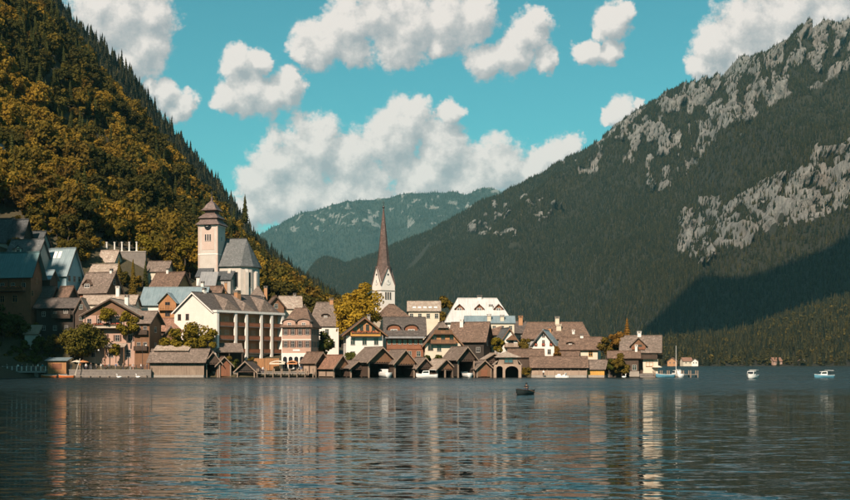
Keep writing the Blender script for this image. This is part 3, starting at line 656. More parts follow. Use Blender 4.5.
class House:
    """walls + roof in local metres: x along the front, y into the building, z up from the base"""
    def __init__(s, name, label, px, Y, w, d, base, eave, ridge, rz=0, wall='plaster_white', roof='shingle_brown', rt='x', over=.8, cat='house',
                 upper=None, split=None, rx=None, k=.55, t=.28, X=None, group=None, found=True, barge='wood_dark', ridge_y=.5):
        """eave and ridge are photo rows at this distance; base is metres above the lake"""
        rz = R(rz); s.w, s.d = w, d
        x = PX(px, Y) if X is None else X
        s.root = empty(name, (x, Y, base), rz, label, cat, group)
        FOOT.append((x - math.sin(rz) * d / 2, Y + math.cos(rz) * d / 2, max(w, d) * .5 + 1.4))
        s.ze = PZ(eave, Y) - base; s.zr = PZ(ridge, Y + d * .4 * abs(math.cos(rz)) + (abs(math.sin(rz)) * .0)) - base
        s.rt = rt; s.over = over; s.roofm = roof; s.wallm = wall; s.split = split
        ze, zr = s.ze, s.zr; hw = w / 2; o = over; gap = .015
        m = MB()
        # --- walls
        zb = -4.0 if found else 0.0
        def shell(z0, z1, g, mb):   # g: how far proud
            mb.box(-hw - g, hw + g, -g, d + g, z0, z1)
        if rt in ('x', 'xh'): prof = [(0 + 0, ze), (d, ze), (d * ridge_y, zr)]
        if upper and split:
            shell(zb, split, 0, m)
            mu = MB(); shell(split, ze, .06, mu); gm = mu; s.wg = .06
        else:
            shell(zb, ze, 0, m); gm = m; s.wg = 0.0; mu = None
        g = s.wg
        if rt == 'x':
            gm.prism([(-hw - g, -g, ze), (-hw - g, d + g, ze), (-hw - g, d * ridge_y, zr - .03)], (w + 2 * g, 0, 0))
        elif rt in ('y', 'yh'):
            kk = 1.0 if rt == 'y' else k
            if kk >= 1: gm.prism([(-hw - g, -g, ze), (hw + g, -g, ze), (0, -g, zr - .03)], (0, d + 2 * g, 0))
            else:
                zc = ze + (zr - ze) * kk
                gm.prism([(-hw - g, -g, ze), (hw + g, -g, ze), (hw * (1 - kk), -g, zc - .03), (-hw * (1 - kk), -g, zc - .03)], (0, d + 2 * g, 0))
        m.build('wall', wall, s.root)
        if mu: mu.build('upper_wall', upper, s.root)
        # --- roof
        r = MB(); up = Vector((0, 0, t + gap)); sl = []
        def S(*p): r.slab([Vector(q) + up for q in p], t)
        if rt == 'x':
            ry = d * ridge_y; a = (zr - ze) / ry; b = (zr - ze) / (d - ry)
            S((-hw - o, -o, ze - a * o), (hw + o, -o, ze - a * o), (hw + o, ry, zr), (-hw - o, ry, zr))
            S((-hw - o, ry, zr), (hw + o, ry, zr), (hw + o, d + o, ze - b * o), (-hw - o, d + o, ze - b * o))
            s.tan = a
        elif rt == 'y':
            a = (zr - ze) / hw
            for q in (-1, 1): S((q * (hw + o), -o, ze - a * o), (q * (hw + o), d + o, ze - a * o), (0, d + o, zr), (0, -o, zr))
            s.tan = a
        elif rt == 'yh':
            a = (zr - ze) / hw; zc = ze + (zr - ze) * k; xc = hw * (1 - k); c = (zr - zc) * .95
            for q in (-1, 1): S((q * (hw + o), -o, ze - a * o), (q * (hw + o), d + o, ze - a * o), (0, d + o, zr), (0, c - o, zr), (q * xc, -o, zc))
            S((-xc, -o - .02, zc), (xc, -o - .02, zc), (0, c - o, zr + .01)); s.tan = a
        elif rt in ('hx', 'xh'):
            rx = w * .28 if rx is None else rx; a = (zr - ze) / (d / 2); e = o
            S((-hw - e, -e, ze - a * e), (hw + e, -e, ze - a * e), (rx, d / 2, zr), (-rx, d / 2, zr))
            S((-hw - e, d + e, ze - a * e), (hw + e, d + e, ze - a * e), (rx, d / 2, zr), (-rx, d / 2, zr))
            for q in (-1, 1): S((q * (hw + e), -e, ze - a * e), (q * (hw + e), d + e, ze - a * e), (q * rx, d / 2, zr))
            s.tan = a
        elif rt == 'mono':
            a = (zr - ze) / d
            S((-hw - o, -o, ze - a * o), (hw + o, -o, ze - a * o), (hw + o, d + o * .3, zr + a * o * .3), (-hw - o, d + o * .3, zr + a * o * .3)); s.tan = a
            gm2 = MB(); 
        s.roof = r.build('roof', roof, s.root)
        # ridge cap and barge boards
        cp = MB(); zt = zr + t + .06
        if rt == 'x': cp.box(-hw - o, hw + o, d * ridge_y - .16, d * ridge_y + .16, zt - .1, zt + .05)
        elif rt == 'y': cp.box(-.16, .16, -o, d + o, zt - .1, zt + .05)
        elif rt == 'yh': cp.box(-.16, .16, c - o, d + o, zt - .1, zt + .05)
        elif rt in ('hx', 'xh'): cp.box(-rx, rx, d/2 - .16, d/2 + .16, zt - .1, zt + .05)
        if cp.f: cp.build('ridge_cap', roof, s.roof)
        bh = .34; boards = []
        if rt in ('y', 'yh'):
            for q in (-1, 1):
                x1, z1 = (0, zr) if rt == 'y' else (hw * (1 - k), ze + (zr - ze) * k)
                boards.append(MB().prism([(q * (hw + o), -o - .05, ze - s.tan * o + t * .6), (q * (hw + o), -o - .05, ze - s.tan * o - bh + .1), (q * x1, -o - .05, z1 - bh + .1), (q * x1, -o - .05, z1 + t * .6)], (0, .046, 0)))
        elif rt == 'x':
            ry = d * ridge_y
            for q in (-1, 1):
                for (ya, za) in ((-o, ze - (zr - ze) / ry * o), (d + o, ze - (zr - ze) / (d - ry) * o)):
                    boards.append(MB().prism([(q * (hw + o + .004), ya, za + t * .6), (q * (hw + o + .004), ya, za - bh + .1), (q * (hw + o + .004), ry, zr - bh + .1), (q * (hw + o + .004), ry, zr + t * .6)], (q * .046, 0, 0)))
        if barge:
            for b_ in boards: b_.build('barge_board', barge, s.roof)
    def at(s, face, u, v, out=0.0):
        e = out + (s.wg if (s.split is None or v >= s.split - .3) else 0)
        if face == 'f': return (u, -e, v)
        if face == 'b': return (-u, s.d + e, v)
        if face == 'r': return (s.w / 2 + e, s.d / 2 + u, v)
        return (-s.w / 2 - e, s.d / 2 - u, v)
    def win(s, face, u, v, w=.9, h=1.2, frame='trim_grey', glass='glass_dark', mull=True, shut=None, proud=.07, flowers=False):
        f, p = win_meshes(w, h, frame, glass, mull, proud)
        o = link('window', f, s.root, s.at(face, u, v), FACE_ROT[face]); link('pane', p, o)
        if shut:
            for q in (-1, 1): link('shutter', shutter_mesh(w * .48, h, shut), o, (q * (w * .5 + w * .24 + .1), 0, 0))
        if flowers: flower_box(o, w * 1.25, (0, -.2, -.32))
        return o
    def row(s, face, n, v, span, w=.9, h=1.2, u0=0, **k):
        for i in range(n): s.win(face, u0 + (span * (i / (n - 1) - .5) if n > 1 else 0), v, w, h, **k)
    def balcony(s, face, u, v, w, dep=1.1, rail='wood_brown', floor='wood_dark', flowers=False, posts=0, hgt=1.0, prop=None):
        m = MB(); m.box(-w/2, w/2, -dep, -.005, -.16, 0)
        o = m.build('balcony', floor, s.root); o.location = s.at(face, u, v); o.rotation_euler = (0, 0, FACE_ROT[face])
        r = MB(); n = max(4, int(w / .24))
        for i in range(n):
            x = -w/2 + w * (i + .5) / n; r.box(x - w / n * .40, x + w / n * .40, -dep - .03, -dep + .03, .06, hgt - .08)
        r.box(-w/2, w/2, -dep - .06, -dep + .06, hgt - .075, hgt); r.box(-w/2, w/2, -dep - .04, -dep + .04, .0, .055)
        for q in (-1, 1):
            r.box(min(q*w/2, q*(w/2-.06)), max(q*w/2, q*(w/2-.06)), -dep, -.02, .05, hgt - .09)
        r.build('railing', rail, o)
        if posts:
            for i in range(posts):
                x = -w/2 + w * i / (posts - 1) if posts > 1 else 0
                p = MB(); p.box(x - .08, x + .08, -dep - .08, -dep + .08, hgt, prop or 2.3); p.build('post', floor, o)
        if flowers: flower_box(o, w * .94, (0, -dep - .2, hgt - .25))
        return o
    def chimney(s, x, y, z0, h, w=.7, mat='stone_pale', cap='stone'):
        m = MB(); m.box(x - w/2, x + w/2, y - w/2, y + w/2, z0 - 1.6, z0 + h); o = m.build('chimney', mat, s.roof)
        c = MB(); c.box(x - w*.62, x + w*.62, y - w*.62, y + w*.62, z0 + h + .001, z0 + h + .14)
        for q in (-1, 1): c.box(x + q * w * .42 - .07, x + q * w * .42 + .07, y - w*.5, y + w*.5, z0 + h + .141, z0 + h + .42)
        c.box(x - w*.66, x + w*.66, y - w*.6, y + w*.6, z0 + h + .421, z0 + h + .52)
        c.build('chimney_cap', cap, o) if False else c.build('chimney_cap', cap, s.roof)
    def slope_z(s, y): return s.ze + s.tan * y
    def dormer(s, x, y0, w=1.8, h=1.3, rise=.8, kind='gable', wall='wood_brown', roof=None, win=True, z0=None, over=.35, glass='glass_dark', frame='trim_white', flat=0, ww=None):
        """dormer standing on the front slope at distance y0 from the eave wall"""
        roof = roof or s.roofm; z0 = s.slope_z(y0) + .1 if z0 is None else z0
        dep = (h + rise) / max(s.tan, .25) + .4
        e = link('dormer', None, s.root, (x, y0, z0)); 
        m = MB(); hw = w / 2
        if kind == 'gable':
            m.prism([(-hw, 0, -.6), (hw, 0, -.6), (hw, 0, h), (0, 0, h + rise), (-hw, 0, h)], (0, dep, 0))
            r = MB(); a = rise / hw
            for q in (-1, 1): r.slab([(q * (hw + over), -over, h - a * over + .17), (q * (hw + over), dep, h - a * over + .17), (0, dep, h + rise + .17), (0, -over, h + rise + .17)], .16)
        elif kind == 'arch':
            n = 12; arc = [(hw * math.cos(math.pi * i / n), h + rise * math.sin(math.pi * i / n)) for i in range(n + 1)]
            m.prism([(-hw, 0, -.6), (hw, 0, -.6)] + [(a, 0, b) for a, b in arc], (0, dep, 0))
            r = MB(); ex = [(a * (1 + over / hw), b + .16) for a, b in arc]
            for i in range(n):
                (a, b), (c, d_) = ex[i], ex[i + 1]
                r.prism([(a, -over, b), (c, -over, d_), (c * .97, -over, d_ - .15), (a * .97, -over, b - .15)], (0, dep + over, 0))
        else:   # shed
            m.prism([(-hw, 0, -.6), (-hw, 0, h), (-hw, dep, h + rise), (-hw, dep, -.6)], (w, 0, 0))
            r = MB(); r.slab([(-hw - over, -over, h + .15), (hw + over, -over, h + .15), (hw + over, dep, h + rise + .15), (-hw - over, dep, h + rise + .15)], .15)
        m.build('dormer_wall', wall, e); r.build('dormer_roof', roof, e)
        if win:
            ww_ = ww or w * .6; f, p = win_meshes(ww_, h * .85, frame, glass, True, .07)
            wm = link('window', f, e, (0, 0, h * .12)); link('pane', p, e, (0, 0, h * .12))
        return e
    def part(s, name, mb, mat, smooth=False): return mb.build(name, mat, s.root, smooth)
def flower_box(parent, w, loc):
    m = MB(); m.box(-w/2, w/2, -.12, .12, -.1, .14); o = m.build('flower_box', 'trim_brown', parent)
    o.location = loc
    rs = np.random.RandomState(int(w * 100)); n = int(w * 26)
    P = np.stack([rs.uniform(-w/2, w/2, n), rs.uniform(-.22, .12, n), rs.uniform(.05, .42, n)], -1)
    nr = rs.normal(size=(n, 3)) + np.array([0, -1, .6]); nr /= np.linalg.norm(nr, axis=1, keepdims=True)
    q = leaf_quads(P, nr, rs.uniform(.09, .17, n), rs)
    me = npmesh('flowers', q.reshape(-1, 3), np.arange(n * 4).reshape(-1, 4), ['flower', 'leaf_green']); me.polygons.foreach_set('material_index', (rs.rand(n) < .35).astype(np.int32))
    # flowers move with their box: same parent so the nesting stays shallow
    p = link('flowers', me, parent, loc)
def bush(name, label, px, Y, w, h, leaf, n=900, cat='bush', z=None, ls=.3, group=None, seed=None, clumps=11, trunk=False, X=None):
    x = PX(px, Y) if X is None else X; z = H(x, Y) if z is None else z
    rs = np.random.RandomState(seed if seed is not None else int(px * 7 + Y)); rx = w / 2; rz = h / 2
    v, f, C = crown_geo(rs, rx * .86, rz * (1.0 if not trunk else .78), rz * (.92 if not trunk else 1.2), clumps, n, ls, .42)
    e = empty(name, (x, Y, z), rs.uniform(0, 6.28), label, cat, group)
    link('crown' if trunk else 'foliage', npmesh('crown', v, f, [leaf]), e)
    trunk_mb(rs, h * (.25 if not trunk else .62), max(.06, w * .03), C, rz * (.92 if not trunk else 1.2), 6).build('trunk' if trunk else 'stem', 'bark', e)
    return e
def conifer(name, label, px, Y, h, r, leaf, z=None, tiers=18, per=11, seed=5, X=None):
    x = PX(px, Y) if X is None else X; z = H(x, Y) if z is None else z
    rs = np.random.RandomState(seed); v, f = conifer_geo(rs, h, r, tiers, per)
    e = empty(name, (x, Y, z - .2), rs.uniform(0, 6), label, 'tree')
    link('crown', npmesh('crown', v, f, [leaf]), e); m = MB(); m.tube((0, 0, -1), (0, 0, h * .9), r * .09, .03, 7); m.build('trunk', 'bark', e)
    return e
def boathouse(label, px, Y, w, d, eave, ridge, rz, roof='shingle_grey', wall='wood_grey', gable='wood_brown', over=.7, style='open', base=0.0, posts=True, side='wood_grey'):
    """timber boathouse standing in the water: posts, side walls, boarded gable over a dark opening"""
    rz = R(rz); e = empty('boathouse', (PX(px, Y), Y, base), rz, label, 'boathouse', 'boathouses along the village shore')
    ze = PZ(eave, Y) - base; zr = PZ(ridge, Y) - base; hw = w / 2; o = over; a = (zr - ze) / hw; t = .2
    for q in (-1, 1):
        m = MB(); m.box(min(q * hw, q * (hw - .14)), max(q * hw, q * (hw - .14)), .0, d, .25, ze); m.build('side_wall', side, e)
    m = MB(); m.box(-hw + .14, hw - .14, d - .15, d, -.5, ze); m.build('back_wall', 'wood_black', e)
    op = ze * .86 if style != 'closed' else 0
    # boarded gable: single boards hanging from the rafters
    n = max(6, int(w / .32)); gw = w / n
    m = MB()
    for i in range(n):
        x0 = -hw + gw * i; xm = x0 + gw / 2; top = ze + (zr - ze) * (1 - abs(xm) / hw) - .05; bot = op + (.12 if i % 2 else 0) + (0 if style != 'arch' else (-.9 * ((abs(xm) / hw) ** 4) * ze * .6))
        j = .02 if i % 2 else 0
        m.box(x0 + .012, x0 + gw - .012, -.05 - j, .04 - j, max(bot, .2), top)
    m.build('gable', gable, e)
    m = MB(); m.box(-hw, hw, -.10, .12, op - .28, op - .06); m.build('beam', 'wood_dark', e)
    if style == 'closed':
        m = MB(); m.box(-w * .22, w * .22, -.12, -.075, .3, ze * .78); m.build('door', 'wood_red', e)
    if style == 'open2': xs_ = (-hw + .12, 0, hw - .12)
    else: xs_ = (-hw + .12, hw - .12)
    for x in xs_:
        m = MB(); m.box(x - .15, x + .15, -.16, .14, -2.0, op - .05 if style != 'closed' else ze); m.build('post', 'wood_pale' if wall == 'wood_pale' else 'wood_grey', e)
    for q in (-1, 1):
        for y in (d * .45, d * .95):
            m = MB(); m.box(q * hw - .13 + q * .02, q * hw + .13 + q * .02, y - .13, y + .13, -2.0, ze - .1); m.build('post', 'wood_dark', e)
    r = MB()
    for q in (-1, 1): r.slab([(q * (hw + o), -o * 1.2, ze - a * o + t), (q * (hw + o), d + o, ze - a * o + t), (0, d + o, zr + t), (0, -o * 1.2, zr + t)], t)
    ro = r.build('roof', roof, e)
    c = MB(); c.box(-.15, .15, -o * 1.2, d + o, zr + t - .04, zr + t + .09); c.build('ridge_cap', roof, ro)
    for q in (-1, 1):
        b = MB(); b.prism([(q * (hw + o), -o * 1.2 - .05, ze - a * o + t), (q * (hw + o), -o * 1.2 - .05, ze - a * o - .14), (0, -o * 1.2 - .05, zr - .14), (0, -o * 1.2 - .05, zr + t)], (0, .045, 0)); b.build('barge_board', 'wood_grey', ro)
    return e
def V(h, py, Y=None): return PZ(py, h.root.location.y if Y is None else Y) - h.root.location.z
def UX(h, px): return (PX(px, h.root.location.y) - h.root.location.x) / max(.5, math.cos(h.root.rotation_euler.z))
# ------------------------------------------------------------------ houses high on the left slope
h = House('house', 'white gabled house with dark roof high on the wooded slope, cut by the left edge', -3, 398, 7.0, 9, 66, 160, 143, 8, 'plaster_white', 'slate_pale', 'y', .6)
h.win('f', 1.3, V(h, 166), 1.0, 1.5, glass='glass_blue'); h.win('f', -1.3, V(h, 166), 1.0, 1.5, glass='glass_blue'); h.win('f', 0, V(h, 157), .8, 1.0)
h = House('house', 'small chalet with red-brown gable alone among the hillside trees', 65, 366, 5.6, 6, 49.5, 209, 199, -28, 'wood_brown', 'shingle_grey', 'x', .7)
h.chimney(-2.2, 3.2, h.zr - .4, 1.6, .7, 'plaster_white'); h.win('f', -1, .6, .9, 1.1); h.win('r', 0, 1.2, .9, 1.1)
h = House('house', 'narrow slate-roofed house cut by the left edge, topmost of the dark roofs', 2, 331, 4.0, 7, 28, 241, 219, 0, 'plaster_grey', 'slate', 'x', .5)
h.win('f', 0, 1.5)
h = House('house', 'dark steep-roofed house with black wooden gable, second from left edge on the slope', 16, 329, 3.8, 5, 27, 238, 220, -14, 'wood_dark', 'slate', 'x', .6)
h.win('r', 0, 3.0, .9, 1.2); h.win('f', 0, 1.0, .9, 1.1)
h = House('house', 'small low slate roof with a pale end wall at the edge of the trees', 35, 334, 3.8, 4, 29, 243, 232, -20, 'plaster_grey', 'slate', 'x', .5)
h.win('r', 0, 1.5, .8, 1.0); h.win('f', -.6, 1.2, .8, 1.0)
h = House('house', 'wide slate roof with one small white dormer, behind the teal-roofed chalet', 21, 317, 9.0, 7, 22, 258, 240, -12, 'plaster_grey', 'slate_pale', 'x', .5)
h.dormer(-1.4, 1.0, 1.5, 1.2, .6, 'gable', 'trim_white', 'slate', glass='glass_dark'); h.row('f', 3, 2.2, 6)
h = House('chalet', 'dark timber chalet with teal metal roof and flower balcony at the left edge', 13, 303, 10.0, 5.5, 15.5, 272, 253, -12, 'wood_red', 'metal_teal', 'x', 1.0, cat='chalet')
h.balcony('f', -.5, V(h, 291), 8.2, 1.3, 'wood_red', 'wood_dark', True, 3, prop=3.0)
h.row('f', 3, V(h, 289), 6, .95, 1.5, frame='trim_grey'); h.win('f', 0.6, V(h, 302), 1.3, 1.7, frame='wood_orange', proud=.14); h.win('f', -3.0, V(h, 302), 1.2, 1.6, frame='wood_orange', proud=.14)
h.win('r', 0, V(h, 283), 1.0, 1.4, frame='wood_orange'); h.win('r', -2, V(h, 296), 1.0, 1.4, frame='wood_orange'); h.chimney(-2, 4, h.zr - .4, 1.3, .8)
h = House('house', 'house with broad blue-grey metal roof, skylights and a pale blue gable wall', 54.5, 320, 7.6, 7, 19.5, 273, 249, -20, 'plaster_blue', 'metal_blue', 'x', .7)
sk = MB()
for x in (-1.6, -.2):
    a = [Vector((x - .5, 2.0, h.slope_z(2.0) + .38)), Vector((x + .5, 2.0, h.slope_z(2.0) + .38)), Vector((x + .5, 3.0, h.slope_z(3.0) + .38)), Vector((x - .5, 3.0, h.slope_z(3.0) + .38))]
    sk = MB(); sk.slab(a, .12); sk.build('skylight', 'trim_white', h.roof)
for v in (V(h, 281), V(h, 292)):
    for u in (-2.2, 0, 2.2): h.win('r', u, v, .85, 1.4)
h = House('house', 'little house with pale blue roof and a lit window band below the blue-grey roof', 43, 312, 4.0, 4, 18, 279, 271, -12, 'wood_dark', 'metal_blue', 'x', .4)
h.row('f', 2, 1.6, 1.8, 1.2, 1.3, frame='trim_grey')
h = House('house', 'small grey-shingled house tucked under the blue-roofed one', 43, 306, 4.4, 5, 13, 297, 287, -8, 'wood_dark', 'shingle_dark', 'x', .5)
h.row('f', 2, 1.0, 2.2, .8, .9)
h = House('house', 'steep brown-roofed house with dark gable left of the round tree', 59, 305, 3.6, 6, 10, 304, 287, -26, 'wood_dark', 'shingle_brown', 'x', .6)
h.win('r', 0, 5.5, .9, 1.2); h.balcony('r', 0, 4.2, 4, 1.0, 'wood_brown')
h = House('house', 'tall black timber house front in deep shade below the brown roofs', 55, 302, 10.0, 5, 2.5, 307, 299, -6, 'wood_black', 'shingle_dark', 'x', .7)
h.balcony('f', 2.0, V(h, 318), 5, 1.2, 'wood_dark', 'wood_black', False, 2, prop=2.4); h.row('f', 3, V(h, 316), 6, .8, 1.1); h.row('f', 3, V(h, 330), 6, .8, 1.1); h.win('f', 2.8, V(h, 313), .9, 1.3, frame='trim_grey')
h = House('shed', 'lean-to shed with grey plank roof half hidden by dark shrubs', 31, 298, 3.2, 3, 4, 334, 326, 0, 'plaster_grey', 'wood_grey', 'mono', .4, cat='shed', barge=None)
h = House('house', 'grey-brown shingled house with a little gabled dormer and orange gable end', 93, 320, 8.6, 7, 17, 291, 273, -22, 'wood_red', 'shingle_grey', 'x', .7)
h.dormer(-2.4, .6, 2.6, 1.0, 1.2, 'gable', 'wood_dark', 'shingle_brown'); h.win('r', 0, V(h, 284), .9, 1.3); h.row('f', 3, 1.2, 6)
h.chimney(3.4, 3.5, h.zr - .6, 1.2, .7, 'plaster_white')
h = House('house', 'house with pale weathered roof above the dormered grey-brown roof', 101, 332, 7.4, 6, 24, 276, 265, -10, 'plaster_cream', 'shingle_pale', 'x', .5)
h.row('f', 3, 1.0, 5, .8, 1.0)
h = House('house', 'small light-grey roof right below the row of terrace pillars', 106, 341, 5.2, 5, 30, 262, 251, -14, 'plaster_cream', 'shingle_pale', 'x', .4)
h.row('f', 2, 1.0, 2.6, .8, 1.0)
# terrace wall with its row of pillars
Yt = 347; tw = empty('terrace_wall', (PX(117, Yt), Yt, 0), R(-4), 'stone terrace wall carrying a row of pale pillars below the woods', 'wall')
m = MB(); m.box(-8.2, 8.6, 0, 1.0, 22, PZ(252, Yt)); m.build('wall', 'stone', tw)
m = MB(); m.box(-8.3, 8.7, -.12, 1.12, PZ(252, Yt), PZ(252, Yt) + .25); m.build('coping', 'stone_pale', tw)
for px in (98, 106, 114, 121.5, 129, 136.5):
    x = PX(px, Yt) - PX(117, Yt); z = PZ(252, Yt) + .25; m = MB()
    m.lathe([(.34, 0), (.34, .2), (.24, .3), (.22, 2.4), (.34, 2.55), (.34, 2.75)], 10, (x, .5, z)); m.build('pillar', 'plaster_white', tw)
m = MB(); m.box(-8.2, 8.6, .35, .65, PZ(252, Yt) + 3.0, PZ(252, Yt) + 3.12) if False else m.tube((-8, .5, PZ(252, Yt) + 1.2), (8.4, .5, PZ(252, Yt) + 1.2), .05); m.build('rail', 'iron', tw)
sw = empty('garden_wall', (PX(86, 350), 350, 0), 0, 'sloping garden wall climbing left from the pillared terrace', 'wall')
m = MB(); m.prism([(-4.5, 0, 34), (3.0, 0, 28), (3.0, 0, PZ(244, 350)), (-4.5, 0, PZ(224, 350))], (0, .8, 0)); m.build('wall', 'stone_pale', sw)
for i in range(3): m = MB(); x = -3.6 + 2.6 * i; m.tube((x, .4, PZ(227 + 7 * i, 350)), (x, .4, PZ(220 + 7 * i, 350)), .22, .2, 8); m.build('pillar', 'plaster_white', sw)
# ------------------------------------------------------------------ the flower-balcony house and its neighbours
h = House('house', 'low-gabled house with flower-filled balcony and yellow vine above the promenade', 111, 298, 14.5, 9, 2.2, 315, 300, -4, 'plaster_pink', 'shingle_pale', 'y', .9, upper='wood_brown', split=PZ(315, 298) - 2.2)
h.balcony('f', -1.6, V(h, 328), 9.0, 1.6, 'plaster_cream', 'wood_dark', True, 4, prop=3.1); h.row('f', 4, V(h, 326), 8, 1.0, 1.8, u0=-1.6)
h.row('f', 4, V(h, 341), 10, .95, 1.5, shut='shutter_brown'); h.row('f', 3, V(h, 357), 9, 1.1, 1.8)
m = MB(); m.slab([(-1.0, -2.2, V(h, 347)), (4.2, -2.2, V(h, 347)), (4.2, 0, V(h, 343)), (-1.0, 0, V(h, 343))], .15); m.build('porch_roof', 'shingle_pale', h.root)
for x in (-.8, 4.0): m = MB(); m.box(x - .1, x + .1, -2.1, -1.9, 0, V(h, 347) - .2); m.build('porch_post', 'wood_brown', h.root)
h.chimney(2.6, 4.5, h.zr - 1.0, 1.8, .9, 'plaster_white')
h = House('house', 'long pale roof ridge just behind the flower-balcony house', 108, 312, 14.0, 5, 8, 304, 296, -3, 'plaster_cream', 'shingle_pale', 'x', .5)
h.chimney(1.9, 2.4, h.zr - .5, 2.6, .9, 'plaster_white', 'plaster_white')
h = House('house', 'narrow dark wooden gable between the round tree and flower balcony', 81, 300, 3.0, 6, 3, 310, 299, 6, 'wood_dark', 'shingle_pale', 'y', .5)
h.win('f', 0, V(h, 309), .8, 1.1); h.win('f', 0, V(h, 320), .8, 1.2)
h = House('house', 'narrow brown timber house with two balconies beside the long wooden boathouse', 142, 297, 4.2, 6, 2.0, 322, 312, -16, 'wood_brown', 'shingle_grey', 'x', .8)
for py in (334, 350): h.balcony('f', 0, V(h, py), 3.8, .9, 'wood_dark'); h.row('f', 2, V(h, py) + .1, 1.8, .9, 1.8)
h.win('r', 0, V(h, 332), .9, 1.3); h.win('r', 0, V(h, 348), .9, 1.3)
h = House('house', 'white house with wide light-blue metal roof and an orange timber balcony gable', 172, 318, 17.0, 9, 13.5, 304, 288, -4, 'plaster_white', 'metal_blue', 'x', .7)
z0 = V(h, 318); hh = V(h, 302) - z0
h.dormer(UX(h, 169), -1.4, 4.6, hh, 2.4, 'gable', 'wood_orange', 'metal_blue', z0=z0, over=.6, ww=1.2, frame='trim_brown')
m = MB(); x0 = UX(h, 169)
for i in range(14): m.box(x0 - 2.2 + i * .33, x0 - 2.2 + i * .33 + .22, -2.35, -2.25, V(h, 310), V(h, 306))
m.box(x0 - 2.3, x0 + 2.3, -2.38, -2.22, V(h, 306) + .003, V(h, 306) + .1); m.box(x0 - 2.3, x0 + 2.3, -2.4, -1.4, V(h, 310) - .15, V(h, 310)); m.build('balcony', 'wood_orange', h.root)
for px in (150, 155): h.win('f', UX(h, px), V(h, 317), 1.0, 1.4)
h.win('f', 6.0, V(h, 314), 1.0, 1.4)
h = House('house', 'low building with long rust-red roof below the blue-roofed white house', 168, 308, 12.0, 5, 4.5, 330, 319, -7, 'wood_dark', 'tile_rust', 'x', .6)
h.row('f', 4, 1.6, 9, .9, 1.0)
h = House('shed', 'dark wooden gabled shed behind the left end of the long boathouse', 153, 303, 3.2, 4, 2.5, 336, 326, 8, 'wood_dark', 'shingle_dark', 'y', .5, cat='shed')
h.win('f', 0, 2.0, .8, 1.0)
h = House('shed', 'small shed with pale triangular roof behind the yellow bushes', 171, 303, 4.4, 4, 2.5, 337, 327, 14, 'wood_brown', 'shingle_pale', 'y', .5, cat='shed')
h.win('f', 0, 2.2, .8, 1.0)
# ------------------------------------------------------------------ hotel: white gable end, balcony front
cX, cY = PX(213, 300), 300.0; a = R(52); w = 23.5
h = House('hotel', 'large white hotel with gable end and rows of red-brown wooden balconies', 0, cY + w/2 * math.sin(a), w, 15, 2.0, 312.6, 294.8, 52, 'plaster_white', 'shingle_dark', 'x', .55, cat='hotel', X=cX + w/2 * math.cos(a), barge='trim_white')
ze = h.ze
xb = [-11.6, -5.4, -1.6, 3.7, 7.5, 11.6]
fl = [.0, 4.2, 7.6, 11.0]
m = MB(); m.box(-11.5, 11.5, -.05, -.004, 3.9, ze - .5); m.build('facade', 'plaster_orange', h.root)
for i, x in enumerate(xb):
    m = MB(); m.box(x - .36, x + .36, -1.75, -1.2 if 0 < i < 5 else -.06, 0 if i not in (0, 1) else 3.0, ze - .32); m.build('pillar', 'plaster_white', h.root)
m = MB(); m.box(-12.2, 12.2, -1.9, -.06, ze - .318, ze + .25); m.build('eave_band', 'trim_white', h.root)
for k in range(5):
    x0, x1 = xb[k] + .44, xb[k + 1] - .44; xm, ww = (x0 + x1) / 2, x1 - x0
    for z in fl[1:]:
        if z < 5 and k < 1: continue
        h.balcony('f', xm, z, ww, 1.5, 'wood_red', 'concrete', flowers=False)
        n = 2 if ww > 4 else 1
        for q in range(n):
            u = xm + (ww * .5 * (q - .5) if n > 1 else 0); h.win('f', u, z + .05, 1.1, 2.2, frame='trim_grey', proud=.13); 
m = MB(); m.box(-11.4, 11.4, -.9, -.06, 0, 3.2); m.build('ground_floor', 'wood_brown', h.root)
for x in (-8, -3.6, .9, 5.6, 9.4):
    m = MB(); m.box(x - 1.1, x + 1.1, -.96, -.905, .3, 2.7); m.build('shopfront', 'glass_dark', h.root)
for u in (-5.4, -2.3): h.win('l', u, V(h, 319.5, 306), 1.1, 1.4, frame='trim_brown')
for u in (-4.5, 0, 4.5): h.win('l', u, 5.2, 1.1, 1.4)
h.win('l', -1.0, 17.0 - 2.2 + 1.2, .8, .9) if False else None
zr = h.zr
for (x0, x1, ym, zt) in ((-8.6, -2.8, 4.6, 3.4), (-2.0, 3.2, 4.0, 2.7), (4.2, 10.6, 5.0, 3.8)):
    xm = (x0 + x1) / 2; b = [Vector((x0, -.55, ze + .05)), Vector((x1, -.55, ze + .05)), Vector((xm, 1.1, ze + zt * .95)), Vector((xm, 6.6, zr + .1))]
    m = MB(); m.add(b, [(0, 1, 2), (0, 2, 3), (1, 3, 2), (0, 3, 1)]); m.build('roof_gablet', 'shingle_grey', h.roof)
h.chimney(1.5, 5.2, zr - .8, 1.5, 1.3, 'plaster_orange', 'stone_pale'); h.chimney(-8, 7.5, zr - .2, 1.2, .8, 'plaster_white')
cn = empty('terrace_canopy', (PX(230, 300), 300, 2), R(10), 'grey shingled canopy over the cafe terrace in front of the hotel', 'canopy')
m = MB(); m.slab([(-3.6, -2.5, PZ(352, 298) - 2), (3.4, -2.5, PZ(352, 298) - 2), (3.0, 2, PZ(343, 302) - 2), (-3.0, 2, PZ(343, 302) - 2)], .2); m.build('roof', 'shingle_grey', cn)
for x in (-3.3, -.2, 3.0):
    m = MB(); m.box(x - .12, x + .12, -2.2, -1.96, -1, PZ(352.8, 298) - 2); m.build('post', 'wood_dark', cn)
m = MB(); m.box(-3.2, 3.0, 1.6, 1.9, -1, PZ(346, 302) - 2); m.build('back_wall', 'wood_dark', cn)
